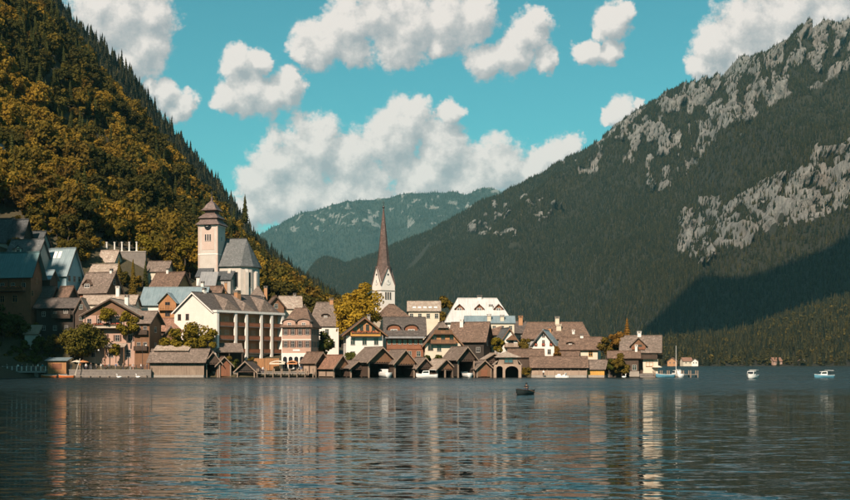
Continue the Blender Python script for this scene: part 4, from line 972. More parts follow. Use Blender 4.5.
for j, (px, w_, lab) in enumerate(((258.5, 3.0, 'left'), (272, 3.6, 'right'))):
    sc_ = empty('wooden_screen', (PX(px, 298), 298, 1.3), R(8), 'orange slatted timber screen below the hotel balconies, %s of two' % lab, 'screen', 'timber screens below the hotel')
    n = 10
    for i in range(n): x = -w_/2 + w_ * (i + .5) / n; m = MB(); m.box(x - w_/n*.42, x + w_/n*.42, -.04, .04, 0, 3.4); m.build('slat', 'wood_orange', sc_)
    for z in (.3, 3.1): m = MB(); m.box(-w_/2, w_/2, .045, .12, z, z + .14); m.build('rail', 'wood_brown', sc_)
# ------------------------------------------------------------------ parish church above the village
Yc = 342; zc = 22.0; ch = empty('church', (PX(208, Yc), Yc, zc), R(-12), 'hillside church with stacked pagoda tower roof, white tower and dark nave', 'church')
hw = 2.95; zt = PZ(225, Yc) - zc
m = MB(); m.box(-hw, hw, 0, 5.9, -6, zt); m.build('tower', 'plaster_shaded', ch)
for q in (-1, 1):
    m = MB(); m.box(q * hw - .35 * (q > 0) - .08, q * hw + .35 * (q < 0) + .08, -.09, .5, -2, zt - .02); m.build('corner_pilaster', 'plaster_rose', ch)
m = MB(); m.box(-1.9, 1.9, -.05, .1, zt - 7.2, zt - .8); m.build('tower_panel', 'plaster_rose', ch)
m = MB(); m.box(-hw - .2, hw + .2, -.2, 6.1, zt - .35, zt - .02); m.build('cornice', 'trim_white', ch)
m = MB(); m.box(-hw - .1, hw + .1, -.1, 6.0, zt - 8.6, zt - 8.3); m.build('cornice', 'trim_white', ch)
s2 = math.sqrt(2)
prof = [(3.60, 0), (3.7, .12), (3.3, .55), (2.75, 1.2), (2.55, 1.75), (2.5, 1.9), (3.0, 1.95), (3.05, 2.1), (2.6, 2.6), (2.0, 3.2), (1.55, 3.5), (1.5, 4.3), (2.35, 4.35), (2.4, 4.5), (1.9, 5.0), (1.5, 5.7), (1.1, 6.4), (.62, 6.9), (.3, 7.3), (.22, 8.0), (.08, 8.6), (.03, 9.0)]
m = MB(); m.lathe([(r * s2, z) for r, z in prof], 4, (0, 2.95, zt), math.pi / 4); tr = m.build('tower_roof', 'copper_brown', ch)
m = MB(); m.box(-.05, .05, 2.9, 3.0, zt + 8.9, zt + 10.2); m.box(-.35, .35, 2.9, 3.0, zt + 9.6, zt + 9.7); m.build('cross', 'iron', tr)
m = MB(); m.tube((0, -.12, zt - .4), (0, -.2, zt - .4), 1.05, 1.05, 20); ck = m.build('clock_face', 'glass_dark', ch)
m = MB(); m.box(-.04, .04, -.235, -.205, zt - .45, zt + .3); m.box(-.5, .04, -.235, -.206, zt - .44, zt - .36); m.build('clock_hand', 'trim_white', ck)
for x in (-.7, 0, .7):
    f, p = win_meshes(.42, 1.9, 'trim_white', 'glass_dark', False, .1); o = link('window', f, ch, (x, -.05, zt - 4.6)); link('pane', p, o)
f, p = win_meshes(.7, 1.2, 'trim_white', 'glass_dark', False, .1); o = link('window', f, ch, (hw, 3, zt - 4.4), math.pi / 2); link('pane', p, o)
zn = PZ(266, 344) - zc; zrr = PZ(239.5, 349) - zc
pl = [(2.9, 1.0), (9.6, 1.0), (12.2, 3.2), (12.8, 6.5), (12.2, 9.8), (9.6, 12), (2.9, 12)]
m = MB(); m.prism([(x, y, -6) for x, y in pl], (0, 0, zn + 6)); m.build('nave_wall', 'plaster_shaded', ch)
m = MB(); oc = [(2.9, .3), (9.9, .3), (12.9, 2.8), (13.6, 6.5), (12.9, 10.2), (9.9, 12.7), (2.9, 12.7)]
E = [Vector((x, y, zn - .35)) for x, y in oc]; r0, r1 = Vector((2.9, 6.5, zrr)), Vector((9.4, 6.5, zrr))
m.add(E + [r0, r1], [(0, 1, 8, 7), (1, 2, 8), (2, 3, 8), (3, 4, 8), (4, 5, 8), (5, 6, 7, 8), (6, 0, 7), (0, 6, 5, 4, 3, 2, 1)]); nr = m.build('nave_roof', 'slate_pale', ch)
m = MB(); m.box(2.9, 9.4, 6.35, 6.65, zrr - .05, zrr + .15); m.build('ridge_cap', 'slate', nr)
for (x, y, rot) in ((6.4, 1.0, 0), (10.9, 2.1, R(40)), (12.55, 4.8, R(75))):
    m = MB(); m.box(-.45, .45, -.9, .02, -6, zn - 2.0); m.prism([(-.45, -.9, zn - 1.99), (-.45, .0, zn - 1.99), (-.45, .0, zn - .9)], (.9, 0, 0)); o = m.build('buttress', 'plaster_shaded', ch); o.location = (x, y, 0); o.rotation_euler = (0, 0, rot)
for (x, y, rot) in ((8.3, 1.0, 0), (11.6, 2.7, R(40)), (4.6, 1.0, 0)):
    f, p = win_meshes(.9, 4.2, 'stone_pale', 'glass_dark', False, .12); o = link('window', f, ch, (x, y, zn - 6.2), rot); link('pane', p, o)
m = MB(); m.box(3.0, 7.6, -1.8, .98, -6, zn - 4.2); m.build('sacristy', 'plaster_grey', ch)
m = MB(); m.slab([(2.96, -2.3, zn - 4.4), (8.0, -2.3, zn - 4.4), (8.0, .99, zn - 1.6), (2.96, .99, zn - 1.6)], .2); m.build('sacristy_roof', 'slate', ch)
m = MB(); m.box(-2.6, 1.6, -2.4, -.1, -6, 6.4); m.build('porch', 'plaster_white', ch)
m = MB(); m.slab([(-2.9, -2.8, 6.3), (1.9, -2.8, 6.3), (1.9, -.1, 9.0), (-2.9, -.1, 9.0)], .2); m.build('porch_roof', 'slate', ch)
# roofs stepping down from the church
h = House('house', 'small grey-roofed house left of the church tower under the trees', 157, 338, 6.0, 5, 25.5, 271, 262, -8, 'plaster_cream', 'shingle_grey', 'x', .5); h.row('f', 2, .8, 3.4, .8, 1.0)
h = House('house', 'brown-roofed house with orange timber gable left of the church porch', 164, 330, 9.0, 6, 20, 286, 273, -26, 'wood_orange', 'shingle_brown', 'x', .7); h.win('r', 0, 3.2, 1.0, 1.3); h.row('f', 3, 1.6, 5, .9, 1.1); h.chimney(-1, 3, h.zr - .3, 1.2, .7, 'plaster_white')
h = House('house', 'grey sheet-metal roof directly below the church tower', 206, 333, 4.4, 6, 18, 290, 272, 0, 'plaster_white', 'metal_grey', 'mono', .3, barge=None); h.row('f', 2, 1.2, 2.2, .8, 1.0)
h = House('house', 'brown-roofed house with white chimney between blue roof and hotel ridge', 205, 322, 8.0, 5, 15, 297, 287, -10, 'plaster_cream', 'shingle_brown', 'x', .5); h.chimney(-1.5, 2.2, h.zr - .4, 1.5, .8, 'plaster_white'); h.row('f', 3, .8, 5, .8, .9)
h = House('house', 'tiny orange timber gable peeping over the hotel roof', 222, 324, 3.0, 5, 16, 294, 286, 6, 'wood_orange', 'shingle_brown', 'y', .5); h.win('f', 0, 3, .8, 1.0); h.chimney(.9, 2, h.zr - .5, 1.3, .7, 'plaster_orange')
h = House('house', 'little pyramid-roofed house right of the church apse', 257, 331, 3.8, 4, 18, 296, 287, 0, 'plaster_cream', 'shingle_grey', 'hx', .4, rx=.2); h.win('f', 0, 1.2, .8, 1.0); h.chimney(2.2, 2, h.ze - .2, 2.6, .9, 'plaster_orange', 'stone')
h = House('house', 'brown timber gable house between hotel roof and pink building', 276, 324, 4.4, 6, 8, 306, 297, 16, 'wood_brown', 'shingle_brown', 'y', .7); h.win('f', 0, V(h, 308), .9, 1.1)
h = House('house', 'house with pale pinkish roof behind the pink arcaded building', 291, 328, 5.6, 6, 8, 308, 297, 10, 'plaster_cream', 'shingle_pale', 'x', .5); h.row('f', 2, 2, 3, .9, 1.1); h.chimney(1.2, 3, h.zr - .4, 1.0, .7)
h = House('house', 'narrow white gable between the pink building and the mansard-roofed house', 304.5, 319, 2.8, 5, 5, 312, 306, 4, 'plaster_white', 'shingle_grey', 'y', .3); h.win('f', 0, V(h, 317), .6, .9)
# ------------------------------------------------------------------ pink arcaded house
h = House('house', 'pink three-storey house with white ground-floor arcade and brown shutters', 296.5, 297, 7.4, 9, 2.0, 326, 309, -8, 'plaster_pink', 'shingle_brown', 'hx', .6, rx=1.6)
for x in (-1.85, 1.85): h.dormer(x, -.03, 3.1, 1.0, 1.0, 'arch', 'plaster_pink', 'shingle_grey', z0=h.ze - .2, over=.35, ww=.8)
for v in (V(h, 334.5), V(h, 347.0)): h.row('f', 4, v, 5.6, .75, 1.5, shut='shutter_brown')
for v in (V(h, 334.5), V(h, 347.0)): h.row('r', 3, v, 5.6, .8, 1.4, shut='shutter_brown')
m = MB(); m.box(-3.8, 3.8, -.25, .0, 0, V(h, 353)); m.build('arcade_wall', 'plaster_white', h.root)
for i in range(5):
    x = -2.9 + 1.45 * i; n = 8; zt_ = V(h, 356.5)
    m = MB(); m.prism([(x - .52, -.3, .1), (x + .52, -.3, .1)] + [(x + .52 * math.cos(math.pi * j / n), -.3, zt_ - .5 + .5 * math.sin(math.pi * j / n)) for j in range(n + 1)], (0, .046, 0)); m.build('arch_opening', 'glass_dark', h.root)
m = MB(); m.box(-.9, .9, -.1, -.004, V(h, 351), V(h, 349.3)); m.build('sign_board', 'trim_white', h.root)
for py in (339.5, 327): m = MB(); m.box(-3.78, 3.78, -.12, -.003, V(h, py) - .12, V(h, py) + .1); m.build('string_course', 'plaster_white', h.root)
h = House('house', 'white house with hipped grey mansard roof and eyebrow dormer left of golden tree', 324, 324, 8.0, 9, 3, 325, 303, 4, 'plaster_white', 'shingle_grey', 'hx', .5, rx=2.2)
h.dormer(.4, 1.4, 1.8, .5, .6, 'arch', 'wood_dark', 'shingle_grey', ww=.8); h.win('f', .8, V(h, 335), .9, 1.6); h.win('f', -1.8, V(h, 335), .9, 1.6); h.row('f', 3, V(h, 347), 5, .9, 1.5)
h.chimney(2.0, 4.5, h.zr - .4, 1.3, 1.0, 'plaster_orange')
# ------------------------------------------------------------------ protestant church with needle spire
Ys = 330; sp = empty('church', (PX(388, Ys) , Ys, 3.0), R(35), 'church with slender needle spire, white gabled tower and clock', 'church')
a_ = 4.6; hw = a_ / 2; ze = PZ(285, Ys) - 3; zg = PZ(266.5, Ys) - 3; ztip = PZ(207, Ys) - 3
m = MB(); m.box(-hw, hw, 0, a_, -2, ze); 
for (p, q) in (((-hw, 0), (hw, 0)), ((hw, 0), (hw, a_)), ((hw, a_), (-hw, a_)), ((-hw, a_), (-hw, 0))):
    mid = ((p[0] + q[0]) / 2, (p[1] + q[1]) / 2); ins = (0 - mid[0], hw - mid[1])
    m.prism([(p[0], p[1], ze), (q[0], q[1], ze), (mid[0], mid[1], zg)], (ins[0] * .12, ins[1] * .12, 0))
m.build('tower', 'plaster_white', sp)
# spire: eight-sided, slightly concave, its foot folded down between the four gables
rim = []
m = MB(); n = 8; ct = (0, hw)
prof = [(3.05, ze - .2), (2.5, ze + (zg - ze) * .45), (1.95, zg + .2), (1.62, PZ(258, Ys) - 3), (1.28, PZ(246, Ys) - 3), (.86, PZ(230, Ys) - 3), (.42, PZ(216, Ys) - 3), (.14, ztip)]
vs = []
for r, z in prof:
    for i in range(n):
        an = 2 * math.pi * i / n; card = (i % 2 == 0)
        if z < zg: rr, zz = ((min(r, hw * .96), zg - .25 + (z - ze) * .06) if card else (r * .985, z))
        else: rr, zz = r, z
        vs.append((ct[0] + rr * math.cos(an), ct[1] + rr * math.sin(an), zz))
m.add(vs, [(k * n + i, k * n + (i + 1) % n, (k + 1) * n + (i + 1) % n, (k + 1) * n + i) for k in range(len(prof) - 1) for i in range(n)])
spr = m.build('spire', 'copper_brown', sp)
m = MB(); m.lathe([(.05, -.3), (.3, -.1), (.36, .2), (.26, .5), (.06, .65), (.05, 1.9), (.02, 2.0)], 10, (0, hw, ztip)); m.box(-.4, .4, hw - .05, hw + .05, ztip + 1.35, ztip + 1.45); m.build('finial', 'iron', spr)
for face in range(4):
    rot = face * math.pi / 2; c, s_ = math.cos(rot), math.sin(rot); P = lambda x, y, z: (x * c - (y - hw) * s_, (x * s_ + (y - hw) * c) + hw, z)
    m = MB(); m.tube(P(0, -.02, PZ(282, Ys) - 3), P(0, -.12, PZ(282, Ys) - 3), .78, .78, 20); o = m.build('clock_face', 'trim_white', sp)
    m = MB(); m.tube(P(0, -.13, PZ(282, Ys) - 3), P(0.05, -.13, PZ(279.8, Ys) - 3), .06, .06, 6); m.tube(P(0, -.13, PZ(282, Ys) - 3), P(.42, -.13, PZ(282.6, Ys) - 3), .06, .06, 6); m.build('clock_hand', 'iron', o)
    m = MB(); m.tube(P(0, -.02, PZ(274.5, Ys) - 3), P(0, -.05, PZ(274.5, Ys) - 3), .3, .3, 10); m.build('vent', 'glass_dark', sp)
    for x in (-.75, 0, .75):
        f, p = win_meshes(.42, 1.9, 'stone_pale', 'glass_dark', False, .1); o = link('window', f, sp, P(x, 0, PZ(299, Ys) - 3), rot); link('pane', p, o)
    for gx in (-1, 1):
        m = MB(); q0, q1 = Vector(P(gx * hw * 1.06, -.12, ze - .15)), Vector(P(0, -.12, zg + .12)); m.tube(q0, q1, .16, .16, 6); m.build('gable_coping', 'copper_brown', sp)
    m = MB(); pp = [P(-hw - .08, -.08, PZ(290.5, Ys) - 3), P(hw + .08, -.08, PZ(290.5, Ys) - 3)]; m.tube(pp[0], pp[1], .1, .1, 6); m.build('string_course', 'stone_pale', sp)
h = House('church_hall', 'pyramid-like brown roof at the foot of the needle spire', 396, 325, 8.0, 8, 3, 317, 305, 20, 'plaster_cream', 'shingle_brown', 'hx', .5, rx=.8, cat='hall')
h.row('f', 2, 7, 4, .9, 1.4)
# ------------------------------------------------------------------ chalets behind the boathouses
h = House('chalet', 'gabled chalet with white ground floor and orange timber balcony beside golden tree', 364.5, 302, 9.4, 10, 2.2, 332.5, 318.5, 8, 'plaster_white', 'shingle_dark', 'y', 1.2, cat='chalet', upper='wood_orange', split=PZ(335.5, 302) - 2.2, barge='wood_brown')
h.balcony('f', .2, V(h, 336), 7.6, 1.2, 'wood_yellow', 'wood_brown', True)
h.row('f', 4, V(h, 330.5), 4.6, .7, 1.5, frame='trim_brown'); h.row('f', 3, V(h, 344.5), 6, 1.0, 1.6, frame='trim_grey'); h.row('f', 3, V(h, 357), 6, 1.0, 1.4)
h.win('l', -2, V(h, 344), 1.0, 1.5); h.win('l', 2, V(h, 344), 1.0, 1.5); h.chimney(1.6, 6, h.zr - .9, 1.6, .8)
h = House('house', 'red timber wing with two arched dormers and dark roof right of the gabled chalet', 405, 303.5, 9.4, 9, 2.2, 334, 318, 3, 'wood_red', 'shingle_dark', 'x', .9)
for px in (394, 411.5): h.dormer(UX(h, px), .7, 3.2, .45, 1.25, 'arch', 'wood_red', 'shingle_dark', over=.4, ww=1.5)
m = MB(); m.slab([(-5.1, -1.6, V(h, 338)), (5.0, -1.6, V(h, 338)), (5.0, -.02, V(h, 335)), (-5.1, -.02, V(h, 335))], .16); m.build('pent_roof', 'metal_grey', h.root)
h.row('f', 7, V(h, 344), 8.2, .7, 1.1, frame='trim_grey'); h.row('f', 4, V(h, 356), 7, .9, 1.2)
m = MB(); m.box(-4.7, 4.7, -.16, -.003, V(h, 349), V(h, 345.6)); m.build('parapet', 'wood_red', h.root)
h = House('chalet', 'half-hipped chalet with timber balcony gable and white corners behind the tall boathouse', 443, 302, 9.2, 9, 2.0, 343, 323, 6, 'plaster_cream', 'shingle_grey', 'yh', .9, cat='chalet', k=.68, upper='wood_orange', split=PZ(343, 302) - 2.0, barge='wood_brown')
h.balcony('f', 0, V(h, 343.5), 6.5, 1.2, 'wood_brown', 'wood_dark', False); h.balcony('f', 0, V(h, 334), 4.6, 1.0, 'wood_brown', 'wood_dark')
h.row('f', 3, V(h, 341.5), 4.4, .9, 1.6, frame='trim_brown'); h.row('f', 2, V(h, 332), 2.2, .8, 1.3, frame='trim_brown'); h.win('f', -3.2, V(h, 350), 1.2, 1.8, frame='trim_brown'); h.row('f', 2, V(h, 351), 4, 1.0, 1.6, u0=1)
h = House('house', 'brown-shingled house with timber end wall coloured dark for shade, right of the half-hipped chalet', 467, 308, 9.0, 8, 2.4, 340, 323, -16, 'wood_black', 'shingle_brown', 'x', .8)  # shade on the right end wall is put into the black wall colour
h.chimney(-2.2, 3.2, h.slope_z(3.0), 1.6, .9, 'plaster_white', 'plaster_white'); h.row('f', 3, V(h, 352), 6, .9, 1.2); h.win('r', 0, V(h, 345), .9, 1.2)
h = House('house', 'cream-walled house with brown roof wedged left of the small balcony gable', 490, 316, 4.6, 7, 2.6, 334, 321, -18, 'plaster_cream', 'shingle_brown', 'x', .6)
h.win('f', .6, V(h, 341.5), .9, 1.4); h.win('f', -.9, V(h, 341.5), .9, 1.4); h.win('f', 0, V(h, 352), .9, 1.2)
h = House('house', 'narrow white house with dark timber balcony gable behind the two-storey boathouse', 509, 308, 4.6, 8, 2.2, 341, 329, 10, 'plaster_white', 'slate_pale', 'y', .7, barge='wood_brown')
h.balcony('f', .5, V(h, 347), 3.6, 1.1, 'wood_pale', 'wood_dark'); h.win('f', .5, V(h, 346), 1.3, 1.9, frame='trim_brown'); h.win('f', -1.6, V(h, 343), .6, .9); h.win('l', 0, V(h, 344), .9, 1.2)
m = MB(); m.prism([(-.9, -.7, V(h, 340)), (2.3, -.7, V(h, 340)), (.7, -.7, V(h, 335))], (0, .66, 0)); m.build('balcony_gable', 'wood_brown', h.root)
# back row
h = House('house', 'pale pinkish roof with a line of white skylights right of the spire', 424, 330, 8.6, 8, 3, 311, 302, 0, 'plaster_cream', 'shingle_pale', 'x', .5)
for i in range(5):
    x = -3.2 + i * 1.5; y0, y1 = .8, 1.5; m = MB(); m.slab([(x, y0, h.slope_z(y0) + .36), (x + .9, y0, h.slope_z(y0) + .36), (x + .9, y1, h.slope_z(y1) + .36), (x, y1, h.slope_z(y1) + .36)], .1); m.build('skylight', 'trim_white', h.roof)
h.row('f', 4, V(h, 318), 7, .9, 1.2)
h = House('house', 'big house with near-white hipped roof and three wooden dormers', 479, 327, 17.4, 12, 3, 320.5, 299, 2, 'plaster_white', 'metal_pale', 'hx', .8, rx=5.6)
for px in (460, 480, 499.5): h.dormer(UX(h, px), 2.6, 2.2, .75, 1.05, 'gable', 'wood_red', 'shingle_brown', over=.4, ww=1.2)
h.chimney(.6, 6, h.zr - .4, 1.0, 1.2, 'plaster_white'); h.chimney(3.6, 3.2, h.slope_z(3.0), 1.0, .9, 'plaster_white'); h.row('f', 6, V(h, 327), 14, .9, 1.3)
h = House('house', 'long low pale-blue metal roof in front of the near-white hipped roof', 490, 317, 13.0, 5, 2.8, 323, 317, 0, 'plaster_cream', 'metal_blue', 'x', .4)
h.chimney(-.2, .8, h.slope_z(.6), 1.5, 1.0, 'plaster_cream', 'stone_pale'); h.chimney(3.3, .9, h.slope_z(.6), 1.3, 1.0, 'plaster_cream', 'stone_pale'); h.row('f', 6, V(h, 330), 11, .8, 1.1)
h = House('house', 'dark-roofed house with a brick-orange chimney left of the long brown roof', 512, 326, 7.6, 8, 2.6, 333, 322, 0, 'plaster_grey', 'shingle_dark', 'x', .5)
h.chimney(2.6, 3.0, h.zr - 1.4, 2.6, 1.1, 'plaster_orange', 'plaster_orange'); h.row('f', 3, V(h, 342), 5, .9, 1.2)
h = House('house', 'house with very long brown hipped roof and several chimneys behind the white gable', 556, 321, 18.0, 11, 2.4, 338.5, 323, -3, 'plaster_grey', 'shingle_brown', 'hx', .6, rx=7.6)
h.chimney(.6, 5.0, h.zr - .4, 1.7, 1.1, 'plaster_cream', 'stone_pale'); h.chimney(-1.6, 1.8, h.slope_z(1.8), 1.4, .8, 'plaster_orange'); h.chimney(.9, 3.0, h.slope_z(3.0), 1.1, 1.3, 'plaster_cream', 'plaster_cream'); h.chimney(4.8, 1.5, h.slope_z(1.4), .8, .7, 'plaster_white', 'plaster_white')
h.row('f', 6, V(h, 346), 15, .9, 1.3)
h = House('house', 'white gable house with slate-blue roof and red flower boxes at its windows', 543.5, 306, 5.6, 8, 2.0, 344, 331, -15, 'plaster_white', 'metal_blue', 'y', .75)
h.row('f', 3, V(h, 344), 4.0, .65, 1.0, flowers=True); h.win('f', 0, V(h, 337), .7, .9); h.row('f', 2, V(h, 354), 3, .8, 1.2)
h = House('house', 'cream house with brown roof and eyebrow dormer above the yellow boathouse', 579, 305, 9.6, 7, 1.8, 348.5, 338, -15, 'plaster_cream', 'shingle_brown', 'x', .8)
h.dormer(UX(h, 570), 1.0, 1.5, .35, .45, 'arch', 'wood_dark', 'shingle_brown', ww=.7); h.win('f', 3.0, V(h, 356), .9, 1.2, frame='wood_yellow'); h.row('f', 2, V(h, 356), 3, .9, 1.2, u0=-2.5); h.chimney(0.3, 3.5, h.zr - .3, .9, .8, 'plaster_white')
m = MB(); m.slab([(-5.4, -2.6, V(h, 356)), (.4, -2.6, V(h, 356)), (.4, -.02, V(h, 350)), (-5.4, -.02, V(h, 350))], .16); m.build('porch_roof', 'shingle_brown', h.root)
for x in (-5.1, -2.5, .2): m = MB(); m.box(x - .08, x + .08, -2.5, -2.34, 0, V(h, 356) - .2); m.build('porch_post', 'wood_dark', h.root)
h = House('shed', 'low brown-roofed shed between the two-storey and the long boathouse', 526, 297, 8.4, 5, 1.2, 357, 350, -4, 'wood_dark', 'shingle_brown', 'x', .5, cat='shed')
h.row('f', 2, 1.0, 4, .8, .9)
# ------------------------------------------------------------------ point chalet
h = House('chalet', 'large timber chalet with gabled roof dormer alone at the right tip of the village', 640.5, 291, 8.4, 8, 1.0, 350.5, 336.5, -12, 'wood_dark', 'shingle_grey', 'x', 1.0, cat='chalet')
h.dormer(UX(h, 638.5), .2, 3.5, 1.15, 1.7, 'gable', 'wood_brown', 'shingle_grey', over=.5, ww=1.6, frame='trim_brown')
m = MB(); m.box(UX(h, 638.5) - 1.6, UX(h, 638.5) + 1.6, -.5, .15, h.slope_z(.2) + .1, h.slope_z(.2) + .7); m.build('dormer_balcony', 'wood_red', h.root)
m = MB(); m.box(.6, 4.24, -.07, 8.05, 0, V(h, 359)); m.build('plaster_base', 'plaster_cream', h.root)
h.win('f', 2.2, V(h, 366), 1.6, 1.3, frame='wood_orange', proud=.16); h.balcony('f', 1.8, V(h, 358.4), 4.6, 1.0, 'wood_dark', 'wood_dark'); h.row('f', 3, V(h, 357.5), 5.5, .9, 1.4, frame='trim_brown', u0=.5)
h.balcony('r', 0, V(h, 358.4), 6, 1.0, 'wood_dark', 'wood_dark'); h.row('r', 2, V(h, 357), 3.5, .9, 1.4); h.win('r', -1, V(h, 367), .9, 1.3)
h.chimney(-.4, 4.0, h.zr - .3, 1.1, .9, 'plaster_white', 'plaster_white')
h = House('shed', 'low timber annex with brown roof and porch left of the tip chalet', 624, 288.5, 7.0, 3.4, .6, 357.5, 352, -8, 'wood_dark', 'shingle_brown', 'x', .6, cat='annex')
h.row('f', 3, 1.2, 5, .9, 1.2); h.chimney(3.0, 1.7, h.zr - .3, 1.6, .6, 'plaster_white', 'plaster_white')
m = MB(); m.box(1.2, 3.6, -1.4, -.06, -.4, .9); m.build('terrace', 'plank', h.root)
# candidate tree spots on the hillside, jittered; clearings are kept for houses, the church and the terrace
CLEAR = [(-94, 350, 6), (-85, 350, 7), (-78, 350, 6), (-60, 352, 9), (-52, 352, 9)]
def pick_kind(x, y, n):
    g = fbm(x / 38 + 3, y / 38, 3) + RS.normal(0, .07, n); hi = np.clip((y - 420) / 250, 0, 1)
    out = RS.choice([0, 1, 4], n)
    out = np.where(g < .42 + .05 * hi, 2, out); return np.where(g > .60 + .06 * hi, 3, out)
def hill_spots(rs, n, x0, x1, y0, y1, sp):
    gx = np.arange(x0, x1, sp); gy = np.arange(y0, y1, sp); X, Y = np.meshgrid(gx, gy)
    X = X.ravel() + rs.uniform(-.45, .45, X.size) * sp; Y = Y.ravel() + rs.uniform(-.45, .45, Y.size) * sp
    return X, Y
sx, sy = hill_spots(RS, 0, -420, 10, 300, 800, 6.4)
hz = HT(sx, sy)
foot = np.interp(sx, [-420, -130, -112, -104, -90, -64, -50, -30, -12, 10], [296, 297, 298, 303, 318, 352, 368, 380, 415, 480])
keep = (sy > foot) & (hz > 5) & (RS.rand(len(sx)) > .07)
shrub = np.where(sy < np.interp(sx, [-130, -112, -90, -64], [338, 346, 352, 362]), .62, 1.0)
for cx, cyy, r in CLEAR + FOOT: keep &= (sx - cx) ** 2 + (sy - cyy) ** 2 > r * r
pxs = 425 + sx / sy * F; pys = HY - (hz + 7 - CH) / sy * F
vis = keep & (pxs > -25) & (pys > -40)
# hide test along the line of sight: is the tree top above the slope in front of it?
tops = (hz + 9 - CH) / sy
order = np.argsort(sy); maxa = {}
show = np.zeros(len(sx), bool)
for i in order:
    if not vis[i]: continue
    b = int(pxs[i] // 6); m0 = maxa.get(b, -9)
    if tops[i] > m0 - .004: show[i] = True
    if (hz[i] + 5 - CH) / sy[i] > m0: maxa[b] = (hz[i] + 5 - CH) / sy[i]
near = [i for i in order if show[i]][:283]
nearset = np.zeros(len(sx), bool); nearset[near] = True
for i in near:
    if RS.rand() < .08:
        tree_on_hill(sx[i], sy[i], CON[RS.randint(3)], RS.uniform(.6, .95) * shrub[i], RS.uniform(0, 6.28), 'dark conifer among the broadleaf trees on the lower hillside', 'conifers on the hillside', 'conifer_tree')
    else:
        tree_on_hill(sx[i], sy[i], KINDS[int(pick_kind(np.array([sx[i]]), np.array([sy[i]]), 1)[0])], RS.uniform(.75, 1.2) * shrub[i], RS.uniform(0, 6.28), 'olive-green broadleaf tree in the wooded hillside above the village', 'broadleaf trees on the hillside', 'broadleaf_tree')
for (tx, ty, ts) in ((-113, 342, .6), (-110, 346, .7), (-107, 343, .55), (-105, 347, .65), (-116, 347, .7), (-112, 352, .75), (-107, 352, .7), (-102, 349, .5), (-118, 340, .5), (-104, 338, .45), (-109, 338, .5), (-99, 341, .5), (-96, 344, .5), (-100, 345, .55), (-97, 337, .4), (-124, 334, .5), (-128, 338, .6)):
    tree_on_hill(tx, ty, KINDS[RS.choice([0, 1, 3, 4])], ts, RS.uniform(0, 6.28), 'olive-green broadleaf tree in the wooded hillside above the village', 'broadleaf trees on the hillside', 'broadleaf_tree')
pr_hill = [proto('hill_tree', *k[2][:2], k[2][3], k[2][2]) for k in KINDS] + [proto('hill_conifer', *k[2][:2], 'leaf_conifer', k[2][2]) for k in CON]
rest = keep & ~nearset & (sx > -330)
ii = np.where(rest)[0]
conp = np.clip((fbm(sx[ii] / 40, sy[ii] / 40, 2) - .52) * 2.2 + .06, 0.04, .6)
ty = np.where(RS.rand(len(ii)) < conp, 5 + RS.randint(0, 3, len(ii)), pick_kind(sx[ii], sy[ii], len(ii)))
scatter('hillside_wood', pr_hill, np.stack([sx[ii], sy[ii], hz[ii] - .3], -1), RS.uniform(.8, 1.3, len(ii)) * np.where(ty > 4, .8, 1.0), ty, 'mixed woods covering the upper hillside on the left', RS)
ax, ay = hill_spots(RS, 0, -330, -112, -60, 352, 9.)
az = HT(ax, ay); pa = 425 + ax / np.maximum(ay, 1) * F
k2 = (az > 14) & ((pa < -60) | (ay < 1)) ; ii = np.where(k2)[0]
scatter('shore_wood', pr_hill, np.stack([ax[ii], ay[ii], az[ii] - .3], -1), RS.uniform(.7, 1.0, len(ii)), RS.randint(0, 8, len(ii)), 'woods on the steep bank beyond the left edge', RS)
# far conifer woods
FAR = []
for k in range(4):
    rs = np.random.RandomState(300 + k); v, f = conifer_geo(rs, 16 + 2 * k, 4.6, 6, 6); FAR.append(proto('far_conifer', v, f, 'leaf_far'))
for k in range(2):
    rs = np.random.RandomState(320 + k); v, f, C = crown_geo(rs, 5.2, 6.5, 7.0, 9, 90, 1.9, .45); FAR.append(proto('far_broadleaf', v, f, 'leaf_shore'))
def mountain_trees(M, n, name, label, tmax, umin, umax, s0, s1, broad=0.0, rockskip=.35, rs=RS):
    X, Y, Z, rk, T, U = (M[k] for k in 'X Y Z rock T U'.split())
    ok = (T[:-1, :-1] < tmax) & (U[:-1, :-1] > umin) & (U[:-1, :-1] < umax) & (M['py'][1:, :-1] > -15)
    w = np.zeros(ok.shape); dx = np.hypot(X[:-1, 1:] - X[:-1, :-1], Y[:-1, 1:] - Y[:-1, :-1]); dy = np.hypot(Y[1:, :-1] - Y[:-1, :-1], Z[1:, :-1] - Z[:-1, :-1])
    # as many trees as the view can tell apart: density per area falls off with distance
    w = dx * dy * ok; w /= w.sum()
    c = rs.choice(w.size, n, p=w.ravel()); j, i = np.unravel_index(c, w.shape)
    a, b = rs.rand(n), rs.rand(n)
    bl = lambda A: (A[j, i] * (1 - a) + A[j, i + 1] * a) * (1 - b) + (A[j + 1, i] * (1 - a) + A[j + 1, i + 1] * a) * b
    x, y, z, r = bl(X), bl(Y), bl(Z), bl(rk)
    kp = (r < rockskip) | (rs.rand(n) < .10)
    kp &= (fbm(x / 90, y / 90, 3) > .20) & (z > .3)
    x, y, z = x[kp], y[kp], z[kp]; m = len(x)
    idx = np.where(rs.rand(m) < broad, 4 + rs.randint(0, 2, m), rs.randint(0, 4, m))
    scatter(name, FAR, np.stack([x, y, z - .5], -1), rs.uniform(s0, s1, m), idx, label, rs)
mountain_trees(MR, 230000, 'mountain_forest', 'dark conifer forest clothing the big right-hand mountain', 1.02, 300, 900, .34, .72)
mountain_trees(MS, 9000, 'ridge_forest', 'dark conifer forest on the shaded ridge behind the hillside', 1.05, -60, 360, .5, .85)
